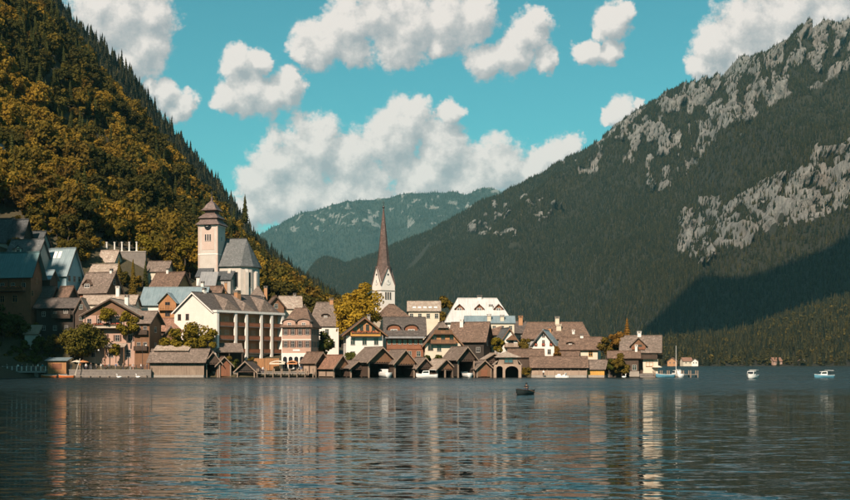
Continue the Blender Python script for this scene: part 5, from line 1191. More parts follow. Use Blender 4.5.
mountain_trees(MF, 9000, 'shore_forest', 'lighter mixed woods on the low far-shore hill', 1.05, 560, 900, .35, .75, .45)
mountain_trees(MBk, 30000, 'distant_forest', 'blue hazy forest on the most distant mountain', 1.0, 200, 640, .8, 1.5)
# ------------------------------------------------------------------ boathouses
boathouse('small grey boathouse left end of the row under the white mansard house', 321, 292, 3.6, 5, 361, 352.5, 44, 'shingle_brown', gable='wood_dark', side='wood_pale', base=0)
boathouse('boathouse with rust-brown roof and whitish plank side, second from left in the row', 341, 288.5, 4.6, 6.5, 366.5, 355.5, 40, 'tile_rust', gable='wood_brown', side='wood_pale')
boathouse('small dark boathouse squeezed left of the widest boathouse', 357.5, 287.5, 3.8, 5, 367, 361, 28, 'shingle_grey', gable='wood_dark', side='wood_dark')
boathouse('widest boathouse with broad pale roof and a white cabin boat inside', 381, 286.5, 6.8, 8.5, 360, 347.5, 28, 'shingle_grey', gable='wood_brown', style='open', side='wood_dark', over=.9)
boathouse('tall-gabled boathouse right beside the widest one, empty and dark inside', 404.5, 287, 5.4, 7.5, 362, 350, 26, 'shingle_grey', gable='wood_brown', side='wood_dark')
boathouse('low boathouse with dark little gable behind the moored white motorboat', 424.5, 288, 4.0, 5.5, 366.5, 358, 22, 'shingle_grey', gable='wood_dark', side='wood_dark')
boathouse('low boathouse with light left roof slope, just left of the tall one', 445, 287, 4.6, 6.0, 368, 359.5, 26, 'shingle_pale', gable='wood_brown', side='wood_dark', style='open2')
boathouse('tall narrow boathouse with pale roof and a white boat in its open bay', 466, 286.5, 4.6, 7.0, 357.5, 347, 26, 'shingle_grey', gable='wood_dark', side='wood_black', over=.8)
boathouse('tiny boathouse with closed red-brown door', 484, 287, 3.8, 5, 367.5, 360.5, 16, 'shingle_grey', gable='wood_brown', style='closed', side='wood_dark')
# two-storey boathouse with arched bays
Y = 286.5; b2 = empty('boathouse', (PX(506.5, Y), Y, 0), R(4), 'two-storey boathouse with shingled flared wall, teal window and two dark arches', 'boathouse', 'boathouses along the village shore')
zf = PZ(356.5, Y); zs = PZ(364.5, Y)
m = MB(); m.prism([(-2.2, 0, zs), (3.0, 0, zs), (2.4, 0, zf), (-1.6, 0, zf)], (0, 5.5, 0)); m.build('upper_wall', 'wood_grey', b2)
n = 8
def arch_wall(x0, x1, bays, ztop, y0, th, mb):
    xs_ = x0
    for (a, b) in bays:
        mb.box(xs_, a, y0, y0 + th, -1.5, ztop)
        r = (b - a) / 2; zsx = ztop - .35 - r * .75; c = (a + b) / 2
        pts = [(c + r * math.cos(math.pi * i / n), zsx + r * .75 * math.sin(math.pi * i / n)) for i in range(n + 1)]
        for i in range(n):
            (p, q), (s, t_) = pts[i], pts[i + 1]
            mb.prism([(p, y0, q), (s, y0, t_), (s, y0, ztop), (p, y0, ztop)], (0, th, 0))
        xs_ = b
    mb.box(xs_, x1, y0, y0 + th, -1.5, ztop)
m = MB(); arch_wall(-3.1, 3.6, [(-2.5, -.95), (-.35, 2.9)], zs, -.25, .3, m); m.build('arched_front', 'wood_pale', b2)
for x in (-3.1, 3.45): m = MB(); m.box(x, x + .15, .06, 5.5, -.5, zs); m.build('side_wall', 'wood_grey', b2)
m = MB(); m.box(-2.94, 3.44, 5.3, 5.49, -.5, zs); m.build('back_wall', 'wood_black', b2)
for q in (-1, 1):
    m = MB(); x0, x1 = (-3.3, -2.2) if q < 0 else (3.8, 3.0); m.slab([(x0, -.4, zs - .1), (x0, 5.6, zs - .1), (x1, 5.5, zs + 1.0), (x1, -.05, zs + 1.0)], .15); m.build('skirt_roof', 'shingle_pale', b2)
m = MB(); m.slab([(-2.8, -.7, zf - .1), (3.4, -.7, zf - .1), (.3, 2.7, zf + 1.3)], .18); m.slab([(-2.8, -.7, zf - .1), (-2.8, 6, zf - .1), (.3, 2.7, zf + 1.3)], .18); m.slab([(3.4, -.7, zf - .1), (3.4, 6, zf - .1), (.3, 2.7, zf + 1.3)], .18); m.slab([(-2.8, 6, zf - .1), (3.4, 6, zf - .1), (.3, 2.7, zf + 1.3)], .18); m.build('roof', 'shingle_pale', b2)
f, p = win_meshes(2.0, 1.1, 'trim_brown', 'glass_blue', True, .1); o = link('window', f, b2, (.5, -.0, zf - 1.45)); link('pane', p, o)
# plain low roof joined left of it
boathouse('low roofed lean boathouse linking the tiny and two-storey boathouses', 494, 289, 5.0, 4.5, 359.5, 353.5, 8, 'shingle_pale', gable='wood_dark', side='wood_dark')
# long boathouses with ridge along the shore
def long_boathouse(label, px, Y, w, d, eave, ridge, rz, wall, roof, over=.6, base=0.0, band=True, plinth='stone_pale'):
    e = empty('boathouse', (PX(px, Y), Y, base), R(rz), label, 'boathouse', 'boathouses along the village shore')
    ze, zr = PZ(eave, Y) - base, PZ(ridge, Y + d / 2) - base; hw = w / 2; a = (zr - ze) / (d / 2); o = over; t = .2
    m = MB(); m.box(-hw, hw, -.1, d + .1, -1.5, .55); m.build('plinth', plinth, e)
    # upright boards of the lake side, each its own edge
    n = int(w / .42); top = ze - (.95 if band else .1); m = MB(); rs = random.Random(int(px))
    for i in range(n):
        x = -hw + w * i / n; j = rs.uniform(0, .03); m.box(x + .012, x + w / n - .012, -.06 - j, .0, .56, top - rs.uniform(0, .05))
    m.build('boarding', wall, e)
    m = MB(); m.box(-hw, hw, .02, d, .55, ze - .02); m.prism([(-hw, .02, ze - .02), (-hw, d, ze - .02), (-hw, d / 2, zr - .05)], (w, 0, 0)); m.build('wall', 'wood_dark', e)
    k = int(w / 1.7)
    if band:
        for i in range(k + 1): x = -hw + w * i / k; m = MB(); m.box(x - .08, x + .08, -.12, .01, .56, ze - .05); m.build('post', 'wood_grey', e)
    r = MB(); r.slab([(-hw - o, -o * 1.3, ze - a * o * 1.3 + t), (hw + o, -o * 1.3, ze - a * o * 1.3 + t), (hw + o, d / 2, zr + t), (-hw - o, d / 2, zr + t)], t)
    r.slab([(-hw - o, d + o, ze - a * o + t), (hw + o, d + o, ze - a * o + t), (hw + o, d / 2, zr + t), (-hw - o, d / 2, zr + t)], t); ro = r.build('roof', roof, e)
    m = MB(); m.box(-hw - o, hw + o, d / 2 - .15, d / 2 + .15, zr + t - .04, zr + t + .08); m.build('ridge_cap', roof, ro)
    return e, ze, zr
e, ze, zr = long_boathouse('long weathered plank boathouse on the left, below the yellow bushes', 177, 290, 13.4, 6.5, 360, 349.5, -5, 'wood_grey', 'shingle_grey', .8)
r = MB(); r.slab([(-6.6, 1.8, zr - .2), (2.4, 1.8, zr - .2), (2.4, 4.6, zr + 1.1), (-6.6, 4.6, zr + 1.1)], .2); r.box(-6.4, 2.2, 3.0, 4.2, zr - 1, zr - .25); r.build('upper_roof', 'shingle_pale', e)
e, ze, zr = long_boathouse('long pale plank boathouse with brown roof near the right end of the row', 559, 287, 13.4, 6, 366.5, 357, -4, 'wood_pale', 'shingle_brown', .5)
e, ze, zr = long_boathouse('small bright yellow boathouse with grey roof beside the dark bushes', 595.5, 287.5, 4.4, 5, 368.6, 360.5, -20, 'wood_yellow', 'shingle_grey', .4, band=False)
boathouse('little grey boathouse with steep gable right of the long plank boathouse', 213, 291, 3.4, 5, 361, 352, 12, 'shingle_grey', gable='wood_dark', side='wood_dark')
boathouse('low dark boathouse with pointed gable in front of the hotel terrace', 246, 291.5, 4.6, 5, 370, 361.5, -10, 'shingle_dark', gable='wood_black', side='wood_black')
boathouse('tiny red-brown boathouse beside the hotel garden shrubs', 224, 292, 3.4, 4.5, 364, 357, 18, 'shingle_brown', gable='wood_red', side='wood_brown', style='closed')
# ------------------------------------------------------------------ shore: quay, promenade bridge, jetties
def quay(name, px0, px1, Y0, Y1, z, mat, label):
    m = MB(); x0, x1 = PX(px0, Y0), PX(px1, Y0); m.box(x0, x1, Y0, Y1, -3, z); o = m.build(name, mat); tag(o, label, kind='structure')
    m = MB(); m.box(x0 - .1, x1 + .1, Y0 - .12, Y0 + .5, z, z + .16); m.build('coping', 'stone_pale', o); return o
quay('quay', 44, 151, 289.2, 297, 1.75, 'stone', 'stone quay wall of the promenade')
quay('quay', 213, 318, 293.5, 299, 1.2, 'stone', 'low stone quay below the hotel and the pink house')
quay('quay', 602, 664, 289.5, 297, .7, 'stone', 'low stone bank under the chalet on the point')
def railing(px0, px1, Y, z, label, h=1.1, step=1.6):
    e = empty('railing', (PX(px0, Y), Y, z), 0, label, 'railing'); L_ = PX(px1, Y) - PX(px0, Y); n = int(L_ / step)
    for i in range(n + 1): m = MB(); x = L_ * i / n; m.box(x - .06, x + .06, -.06, .06, 0, h); m.build('post', 'iron', e)
    for zz in (.4, .75, 1.08): m = MB(); m.tube((0, 0, zz), (L_, 0, zz), .035, .035, 6); m.build('rail', 'iron', e)
    return e
railing(69, 150, 289.6, 1.91, 'dark iron railing along the promenade quay')
br = empty('footbridge', (PX(-12, 288), 288, 0), 0, 'flat concrete footbridge with white-posted railing at the left edge', 'bridge')
Lb = PX(45.5, 288) - PX(-12, 288)
m = MB(); m.box(0, Lb, 0, 4, 1.15, 1.6); m.build('deck', 'concrete', br)
for i in range(4): m = MB(); x = Lb * (i + .3) / 4; m.box(x - .5, x + .5, .6, 3.4, -3, 1.149); m.build('pier', 'stone', br)
for i in range(13): m = MB(); x = Lb * i / 12; m.box(x - .08, x + .08, -.02, .12, 1.6, 2.75); m.build('railing_post', 'trim_white', br)
for z in (1.95, 2.3, 2.68): m = MB(); m.tube((0, .05, z), (Lb, .05, z), .04, .04, 6); m.build('rail', 'metal_grey', br)
def jetty(label, px0, px1, Y, z, d=2.0, posts=6, tall=0):
    e = empty('jetty', (PX(px0, Y), Y, 0), 0, label, 'jetty'); L_ = PX(px1, Y) - PX(px0, Y); n = max(8, int(L_ / .45))
    for i in range(n): m = MB(); m.box(L_ * i / n + .012, L_ * (i + 1) / n - .012, 0, d, z - .1, z); m.build('plank', 'plank', e)
    for i in range(posts):
        for y in (.1, d - .1): m = MB(); x = L_ * i / (posts - 1); m.tube((x, y, -2.5), (x, y, z + tall + (.25 if tall else -.11)), .13, .13, 8); m.build('pile', 'wood_grey', e)
    return e
jetty('low wooden mooring stage under the promenade quay', 70, 146, 287.0, .45, 1.6, 9)
jetty('white-railed hotel jetty with tall piles in front of the pink house', 257, 313, 289.5, 1.0, 2.6, 8, .9)
jetty('wooden landing stage off the tip chalet, farthest right', 655, 698, 287.5, .75, 2.4, 7, .7)
# awnings on the hotel jetty
def awning(label, px, Y, w, d, z, mat, seed):
    e = empty('awning', (PX(px, Y), Y, 1.2), 0, label, 'awning'); m = MB()
    n = 8
    for i in range(n):
        a0, a1 = i / n, (i + 1) / n; f = lambda q: z + .45 * math.sin(math.pi * q)
        m.slab([(-w/2 + w * a0, 0, f(a0)), (-w/2 + w * a1, 0, f(a1)), (-w/2 + w * a1, d, f(a1) + .25), (-w/2 + w * a0, d, f(a0) + .25)], .06)
    m.box(-w/2, w/2, -.03, .0, z - .3, z); m.build('cloth', mat, e)
    for x in (-w/2 + .1, w/2 - .1): m = MB(); m.tube((x, .1, -.3), (x, .1, z - .01), .05, .05, 6); m.build('pole', 'iron', e)
awning('cream awning over the hotel jetty seats', 277, 294.5, 3.8, 2, 2.3, 'canvas_cream', 1)
awning('orange awning over the tables before the pink house', 292, 295, 2.6, 2, 2.3, 'canvas_orange', 2)
# kiosk
k = empty('kiosk', (PX(57, 288.2), 288.2, 0), R(-3), 'orange-brown wooden kiosk with pale metal roof on the promenade', 'kiosk')
m = MB(); m.box(-2.5, 2.5, 0, 2.6, -2, .9); m.build('plinth', 'stone', k)
n = 14
for i in range(n): m = MB(); x = -2.3 + 4.6 * i / n; m.box(x + .01, x + 4.6 / n - .01, -.03, .05, .9, 4.1); m.build('plank', 'wood_orange', k)
m = MB(); m.box(-2.3, 2.3, .06, 2.4, .9, 4.1); m.build('wall', 'wood_brown', k)
m = MB(); m.slab([(-2.9, -.6, 4.2), (2.9, -.6, 4.2), (2.9, 2.8, 4.9), (-2.9, 2.8, 4.9)], .16); m.build('roof', 'metal_blue', k)
m = MB(); m.box(-1.2, 1.2, -.06, -.035, 2.0, 3.4); m.build('hatch', 'wood_red', k)
# street lamp and flag pole on the promenade
def lamp(label, px, Y, z, hgt):
    e = empty('street_lamp', (PX(px, Y), Y, z), 0, label, 'lamp'); m = MB(); m.lathe([(.16, 0), (.14, .5), (.06, .7), (.05, hgt)], 8); m.build('pole', 'iron', e)
    m = MB(); m.tube((0, 0, hgt - .05), (.9, 0, hgt + .1), .035, .03, 6); m.build('arm', 'iron', e)
    m = MB(); m.lathe([(.06, .12), (.2, .0), (.22, -.16), (.05, -.2)], 10, (.9, 0, hgt)); m.build('lamp_head', 'trim_white', e)
lamp('tall street lamp on the promenade before the narrow timber house', 142.5, 291, 1.75, 6.2)
lamp('street lamp on the promenade left of the flower-balcony house', 95, 292, 1.75, 5.0)
pe = empty('mooring_pole', (PX(75, 287.6), 287.6, 0), 0, 'pale leaning wooden pole at the quay right of the kiosk', 'pole')
m = MB(); m.tube((-.4, 0, -1), (1.2, .2, 4.6), .13, .09, 8); m.build('pole', 'pole_pale', pe)
# parasols on the promenade terrace
def parasol(label, px, Y, z, mat, r=1.5, hgt=2.5):
    e = empty('parasol', (PX(px, Y), Y, z), 0, label, 'parasol'); m = MB(); m.tube((0, 0, 0), (0, 0, hgt + .1), .035, .03, 6); m.build('pole', 'pole_pale', e)
    m = MB(); m.lathe([(r, hgt - .55), (r * .98, hgt - .5), (r * .5, hgt - .18), (.05, hgt)], 8, (0, 0, 0)); m.build('canopy', mat, e)
parasol('cream parasol on the promenade right of the kiosk', 77, 293.5, 1.75, 'canvas_cream'); parasol('orange parasol beside the leaning pole on the promenade', 83, 294, 1.75, 'canvas_orange')
parasol('cream parasol on the terrace of the tip chalet', 657, 290, .8, 'canvas_cream', 1.3, 2.2)
# ------------------------------------------------------------------ boats
def hull_mb(L_, Wd, Hh, sheer=.25, tran=.72, n=12, mi=0):
    """lofted hull, bow toward +x, keel a little under the water"""
    m = MB(); secs = []; k = 7
    for i in range(n + 1):
        t = i / n; x = -L_/2 + L_ * t; b = Wd / 2 * (tran + (1 - tran) * math.sin(min(1, t / .45) * math.pi / 2)) * (1 - max(0, (t - .5) / .5) ** 2.2)
        b = max(b, .02); hz_ = Hh * (1 + sheer * (2 * t - .7) ** 2); kz = -.22 + .5 * Hh * max(0, (t - .72) / .28) ** 2
        secs.append([(x + .25 * max(0, t - .85) * (j / (k - 1)) * L_ * .2, b * math.sin(math.pi / 2 * (j / (k - 1)) ** .62), kz + (hz_ - kz) * (j / (k - 1)) ** 1.25) for j in range(k)])
    vs = []; 
    for s_ in secs: vs += [(x, -y, z) for x, y, z in s_[::-1]] + s_[1:]
    q = 2 * k - 1
    fs = [(i * q + j, (i + 1) * q + j, (i + 1) * q + j + 1, i * q + j + 1) for i in range(n) for j in range(q - 1)]
    fs.append(tuple(range(q)))
    m.add(vs, fs, mi)
    return m, secs
def gunwale_deck(secs, drop, f0=0.0, f1=1.0):
    m = MB(); n = len(secs) - 1; a, b = int(n * f0), int(n * f1)
    vs = []
    for s_ in secs[a:b + 1]: x, y, z = s_[-1]; vs += [(x, -y * .96, z - drop), (x, y * .96, z - drop)]
    m.add(vs, [(2 * i, 2 * i + 1, 2 * i + 3, 2 * i + 2) for i in range(b - a)]); return m
def rim(secs, r=.045):
    m = MB()
    for q in (-1, 1):
        for i in range(len(secs) - 1):
            p, s_ = secs[i][-1], secs[i + 1][-1]; m.tube((p[0], q * p[1], p[2]), (s_[0], q * s_[1], s_[2]), r, r, 5)
    return m
def boat(label, px, Y, rz, L_, Wd, Hh, hullm, style, name='motorboat', trim='trim_white', canvas='boat_white', z=0.0):
    e = empty(name, (PX(px, Y), Y, z), R(rz), label, 'boat'); m, sec = hull_mb(L_, Wd, Hh); m.build('hull', hullm, e, True)
    rim(sec).build('gunwale', trim, e)
    if style == 'row':
        gunwale_deck(sec, Hh * .62).build('floor', 'wood_dark', e)
        for x in (-L_ * .22, L_ * .1): m = MB(); m.box(x - .14, x + .14, -Wd * .42, Wd * .42, Hh * .62, Hh * .68); m.build('thwart', 'wood_brown', e)
    else:
        gunwale_deck(sec, .04, .55, 1.0).build('foredeck', hullm, e); gunwale_deck(sec, Hh * .55, 0, .6).build('cockpit_floor', 'plank', e)
        if style in ('cabin', 'canopy'):
            z0 = Hh - .05; c = MB(); x0, x1 = -L_ * .12, L_ * .2; y = Wd * .36
            c.prism([(x0, -y, z0), (x1 + .3, -y, z0), (x1 - .15, -y, z0 + .95), (x0, -y, z0 + 1.0)], (0, 2 * y, 0)); c.build('cabin', canvas, e)
            for q in (-1, 1):
                g = MB(); g.prism([(x0 + .2, q * (y + .01), z0 + .42), (x1 - .02, q * (y + .01), z0 + .42), (x1 - .22, q * (y + .01), z0 + .82), (x0 + .2, q * (y + .01), z0 + .85)], (0, q * .03, 0)); g.build('side_window', 'glass_dark', e)
            g = MB(); g.slab([(x1 + .2, -y * .9, z0 + .35), (x1 + .2, y * .9, z0 + .35), (x1 - .06, y * .9, z0 + .86), (x1 - .06, -y * .9, z0 + .86)], .03); g.build('windscreen', 'glass_dark', e)
        if style == 'canopy':
            c = MB(); c.slab([(-L_ * .44, -Wd * .4, Hh + 1.15), (-L_ * .1, -Wd * .4, Hh + 1.2), (-L_ * .1, Wd * .4, Hh + 1.2), (-L_ * .44, Wd * .4, Hh + 1.15)], .07); c.build('canopy', trim, e)
            for q in (-1, 1): c = MB(); c.tube((-L_ * .42, q * Wd * .36, Hh), (-L_ * .42, q * Wd * .36, Hh + 1.08), .03, .03, 6); c.build('canopy_post', 'iron', e)
        if style == 'open':
            for x in (-L_ * .25, 0): c = MB(); c.box(x - .2, x + .2, -Wd * .38, Wd * .38, Hh * .5, Hh * .8); c.build('seat', canvas, e)
            c = MB(); c.slab([(L_ * .1, -Wd * .36, Hh), (L_ * .1, Wd * .36, Hh), (L_ * .02, Wd * .32, Hh + .4), (L_ * .02, -Wd * .32, Hh + .4)], .03); c.build('windscreen', 'glass_blue', e)
    return e
boat('white motorboat with cabin and canopy moored in front of the boathouses', 427, 283, 176, 5.2, 1.9, .75, 'boat_white', 'canopy', canvas='boat_white')
boat('white cabin boat parked inside the widest boathouse', 384, 288, 118, 5.6, 2.2, 1.0, 'boat_white', 'cabin', z=.1)
boat('white boat inside the tall narrow boathouse', 466, 288.2, 116, 4.6, 1.8, .9, 'boat_white', 'open', z=.1)
def pedalo(label, px, Y, rz):
    e = empty('pedal_boat', (PX(px, Y), Y, 0), R(rz), label, 'boat')
    for q in (-1, 1):
        m, sec = hull_mb(3.0, .55, .42); 
        m.v = [(x, y + q * .55, z) for x, y, z in m.v]; m.build('float', 'boat_white', e, True); g = gunwale_deck(sec, .02); g.v = [(x, y + q * .55, z) for x, y, z in g.v]; g.build('float_deck', 'boat_white', e)
    m = MB(); m.box(-.9, .5, -.8, .8, .36, .46); m.build('deck', 'boat_white', e)
    for q in (-1, 1):
        m = MB(); m.box(-.75, -.3, q * .4 - .28, q * .4 + .28, .461, .7); m.prism([(-.85, q * .4 - .28, .46), (-.7, q * .4 - .28, .46), (-.95, q * .4 - .28, 1.15), (-1.05, q * .4 - .28, 1.15)], (0, .56, 0)); m.build('seat', 'boat_white', e)
    m = MB(); m.lathe([(.5, .2), (.5, .55), (.35, .75), (.05, .8)], 10, (.75, 0, .1)); m.build('wheel_cover', 'boat_white', e)
pedalo('white pedal boat drifting before the long pale boathouse', 562, 284, 160)
boat('white motorboat with low cabin out on the lake at right', 752, 262, 235, 4.8, 2.0, .8, 'boat_white', 'canopy')
boat('white and blue boat with flat canopy farthest right on the lake', 824, 275, 186, 4.6, 1.8, .65, 'boat_blue', 'canopy', trim='boat_white')
boat('small orange rowing boat moored left below the kiosk', 49, 284.5, 182, 3.8, 1.4, .5, 'boat_orange', 'row', 'rowing_boat', 'canvas_cream')
boat('small orange rowing boat moored right below the kiosk', 66.5, 284, 178, 3.8, 1.4, .5, 'boat_orange', 'row', 'rowing_boat', 'canvas_cream')
boat('blue and white boat tied at the landing stage of the tip chalet', 665, 285.5, 190, 4.6, 1.7, .7, 'boat_blue', 'open', trim='boat_white')
sb = boat('sailing boat with bare mast at the far landing stage', 677, 289, 100, 5.4, 2.0, .8, 'boat_white', 'cabin', 'sailing_boat')
m = MB(); m.tube((.6, 0, .7), (.6, 0, PZ(345.5, 289)), .07, .04, 8); m.build('mast', 'trim_white', sb); m = MB(); m.tube((.6, 0, 1.9), (-2.2, 0, 1.9), .06, .05, 8); m.build('boom', 'trim_white', sb)
for q in (-1, 1): m = MB(); m.tube((.6, q * .9, .8), (.6, 0, PZ(347, 289)), .015, .015, 4); m.build('stay', 'iron', sb)
# swans
def swan(label, px, Y, rz):
    e = empty('swan', (PX(px, Y), Y, 0), R(rz), label, 'swan', 'swans by the quay'); m = MB()
    prof = [(-.62, .02, .26), (-.5, .16, .2), (-.25, .27, .17), (.05, .3, .15), (.3, .22, .16), (.46, .1, .22), (.5, .085, .34), (.44, .075, .5), (.4, .07, .66), (.44, .07, .8), (.53, .085, .86), (.64, .06, .84), (.72, .03, .80)]
    n = 10; vs = []
    for i, (x, r, z) in enumerate(prof):
        j, kx = max(0, i - 1), min(len(prof) - 1, i + 1); t = Vector((prof[kx][0] - prof[j][0], 0, prof[kx][2] - prof[j][2])).normalized(); up = Vector((-t.z, 0, t.x))
        for q in range(n): an = 2 * math.pi * q / n; vs.append(Vector((x, 0, z)) + up * (math.sin(an) * r * (.8 if r > .1 else 1)) + Vector((0, 1, 0)) * math.cos(an) * r)
    m.add(vs, [(k * n + i, k * n + (i + 1) % n, (k + 1) * n + (i + 1) % n, (k + 1) * n + i) for k in range(len(prof) - 1) for i in range(n)] + [tuple(range(n)), tuple(range((len(prof) - 1) * n, len(prof) * n))])
    m.build('body', 'boat_white', e, True); m = MB(); m.tube((.70, 0, .805), (.82, 0, .775), .035, .012, 6); m.build('beak', 'boat_orange', e)
swan('white swan on the water below the quay, left one of the pair', 119, 283, 190); swan('white swan on the water below the quay, right one of the pair', 138, 284.5, 170)
swan('white swan swimming alone by the bushes left of the tip chalet', 624, 284, 20)
# ------------------------------------------------------------------ people: one continuous skinned body each
def body_mesh(name, pose, mats):
    """pose: joint name -> point; bones give the skin; clothes follow by height along the limbs"""
    J = pose; names = list(J); idx = {n: i for i, n in enumerate(names)}
    edges = [('pelvis', 'waist'), ('waist', 'chest'), ('chest', 'neck'), ('neck', 'jaw'), ('jaw', 'head'), ('head', 'crown')]
    for s_ in 'lr':
        edges += [('chest', 'sh' + s_), ('sh' + s_, 'el' + s_), ('el' + s_, 'wr' + s_), ('wr' + s_, 'ha' + s_), ('pelvis', 'hi' + s_), ('hi' + s_, 'kn' + s_), ('kn' + s_, 'an' + s_), ('an' + s_, 'to' + s_)]
    rad = dict(pelvis=.155, waist=.135, chest=.165, neck=.06, jaw=.075, head=.105, crown=.06)
    for s_ in 'lr': rad.update({'sh' + s_: .075, 'el' + s_: .05, 'wr' + s_: .036, 'ha' + s_: .04, 'hi' + s_: .105, 'kn' + s_: .07, 'an' + s_: .048, 'to' + s_: .045})
    me = bpy.data.meshes.new(name); me.from_pydata([J[n] for n in names], [(idx[a], idx[b]) for a, b in edges], [])
    o = bpy.data.objects.new(name, me); COL.objects.link(o)
    sk = o.modifiers.new('skin', 'SKIN'); 
    for i, n in enumerate(names):
        v = me.skin_vertices[0].data[i]; v.radius = (rad[n], rad[n] * (.78 if n in ('chest', 'waist', 'pelvis') else 1)); v.use_root = (n == 'pelvis')
    sb_ = o.modifiers.new('sub', 'SUBSURF'); sb_.levels = 1; sb_.render_levels = 1
    dg = bpy.context.evaluated_depsgraph_get(); out = bpy.data.meshes.new_from_object(o.evaluated_get(dg)); out.name = name
    bpy.data.objects.remove(o)
    out.materials.clear()
    for m_ in mats: out.materials.append(MATS[m_])
    P = {n: Vector(J[n]) for n in names}
    tops = ('waist', 'chest', 'shl', 'shr', 'ell', 'elr'); legs = ('pelvis', 'hil', 'hir', 'knl', 'knr', 'anl', 'anr'); shoe = ('tol', 'tor'); hairj = ('crown',)
    for p in out.polygons:
        c = p.center; n = min(names, key=lambda q: (P[q] - c).length - rad[q])
        p.material_index = 1 if n in tops else 2 if n in legs else 3 if n in shoe else 4 if n in hairj else 0
        p.use_smooth = True
    return out
def stand(rs, arms='down'):
    J = dict(pelvis=(0, 0, .95), waist=(0, 0, 1.12), chest=(0, 0, 1.34), neck=(0, -.01, 1.50), jaw=(0, -.04, 1.57), head=(0, -.01, 1.66), crown=(0, .01, 1.74))
    for s_, q in (('l', -1), ('r', 1)):
        st = rs.uniform(-.12, .12)
        J.update({'hi' + s_: (q * .1, 0, .90), 'kn' + s_: (q * .11, st - .03, .50), 'an' + s_: (q * .12, st + .03, .09), 'to' + s_: (q * .13, st - .12, .04), 'sh' + s_: (q * .19, 0, 1.42)})
        if arms == 'down' or (arms == 'one' and q < 0): J.update({'el' + s_: (q * .25, .03, 1.13), 'wr' + s_: (q * .25, -.08, .89), 'ha' + s_: (q * .245, -.11, .79)})
        else: J.update({'el' + s_: (q * .25, -.08, 1.14), 'wr' + s_: (q * .16, -.32, 1.12), 'ha' + s_: (q * .13, -.41, 1.13)})
    return J
TOPS = ['white', 'teal', 'navy', 'red', 'black', 'tan', 'orange', 'grey', 'blue', 'pink']
words = dict(white='white', teal='turquoise', navy='navy', red='red', black='black', tan='tan', orange='orange', grey='grey', blue='blue', pink='pink', olive='olive')
pr = random.Random(4); pm = {}
def person(px, Y, z, top, leg, label, rz, arms='down', group=None):
    k = (top, leg, arms)
    if k not in pm: pm[k] = body_mesh('body', stand(np.random.RandomState(len(pm)), arms), ['skin', 'cloth_' + top, 'cloth_' + leg, 'cloth_black', 'hair'])
    e = empty('person', (PX(px, Y), Y, z), R(rz), label, 'person', group); b = link('body', pm[k], e); s = pr.uniform(.94, 1.06); e.scale = (s, s, s); return e
ORD = ['first', 'second', 'third', 'fourth', 'fifth', 'sixth', 'seventh', 'eighth', 'ninth', 'tenth', 'eleventh', 'twelfth', 'thirteenth', 'fourteenth']
for i, (px, top, leg, ar) in enumerate([(3, 'navy', 'black', 'down'), (7, 'grey', 'navy', 'one'), (12, 'black', 'navy', 'down'), (18, 'white', 'navy', 'up'), (22, 'navy', 'tan', 'down'), (27, 'grey', 'black', 'one'), (33, 'tan', 'navy', 'down'), (38, 'white', 'black', 'down'), (42.5, 'teal', 'tan', 'one')]):
    person(px, 289.6 + pr.uniform(-.6, 1.4), 1.6, top, leg, 'person in %s top standing on the footbridge, %s from the left' % (words[top], ORD[i]), pr.uniform(-160, 160), ar, 'people on the footbridge')
for i, (px, top, leg, ar) in enumerate([(71, 'pink', 'white', 'down'), (80, 'orange', 'tan', 'one'), (86, 'white', 'navy', 'down'), (91, 'black', 'grey', 'up'), (96, 'tan', 'black', 'down'), (101, 'white', 'tan', 'one'), (105, 'red', 'navy', 'down'), (109, 'grey', 'black', 'down'), (116, 'blue', 'tan', 'one'), (123, 'tan', 'navy', 'down'), (130, 'orange', 'white', 'down'), (133, 'white', 'pink', 'up'), (141, 'white', 'navy', 'down'), (147, 'grey', 'navy', 'one')]):
    person(px, 291.2 + pr.uniform(-.8, 1.6), 1.75, top, leg, 'person in %s top on the quay promenade, %s from the kiosk' % (words[top], ORD[i]), pr.uniform(-160, 160), ar, 'people on the promenade')
person(543.5, 285.6, .1, 'white', 'black', 'person in white top standing before the long pale boathouse', 20, 'up')
for x0, px, Y, z in ((0, 543.5, 285.2, .1),):
    jetty('short plank stage in front of the long pale boathouse', 536, 553, 284.6, .1 + .0, 1.6, 3)
person(263, 290.6, 1.0, 'white', 'navy', 'person in white top on the hotel jetty', 40, 'down'); person(301, 291, 1.0, 'blue', 'tan', 'person in blue top at the right end of the hotel jetty', -60, 'one')
# angler in the dark rowing boat
Yb = CH * F / (394.6 - HY); rb = boat('dark rowing boat with one angler out on the open water', 524, Yb, 240, 3.6, 1.35, .48, 'boat_dark', 'row', 'rowing_boat', 'wood_dark')
for q in (-1, 1): m = MB(); m.tube((.1, q * .62, .55), (-.9, q * 1.5, .1), .022, .02, 6); m.box(-1.15, -.85, q * 1.5 - .08, q * 1.5 + .08, .07, .1); m.build('oar', 'wood_brown', rb)
sit = dict(pelvis=(0, 0, .12), waist=(0, -.03, .30), chest=(0, -.09, .53), neck=(0, -.13, .70), jaw=(0, -.18, .77), head=(0, -.16, .86), crown=(0, -.15, .94))
for s_, q in (('l', -1), ('r', 1)):
    sit.update({'hi' + s_: (q * .1, -.03, .11), 'kn' + s_: (q * .16, -.42, .26), 'an' + s_: (q * .15, -.52, -.14), 'to' + s_: (q * .16, -.66, -.18), 'sh' + s_: (q * .19, -.09, .61), 'el' + s_: (q * .26, -.22, .36), 'wr' + s_: (q * .14, -.44, .40), 'ha' + s_: (q * .08, -.52, .42)})
me = body_mesh('body', sit, ['skin', 'cloth_black', 'cloth_navy', 'cloth_black', 'hair'])
ang = empty('person', (0, 0, 0), 0, 'person in dark clothes sitting in the dark rowing boat', 'person')
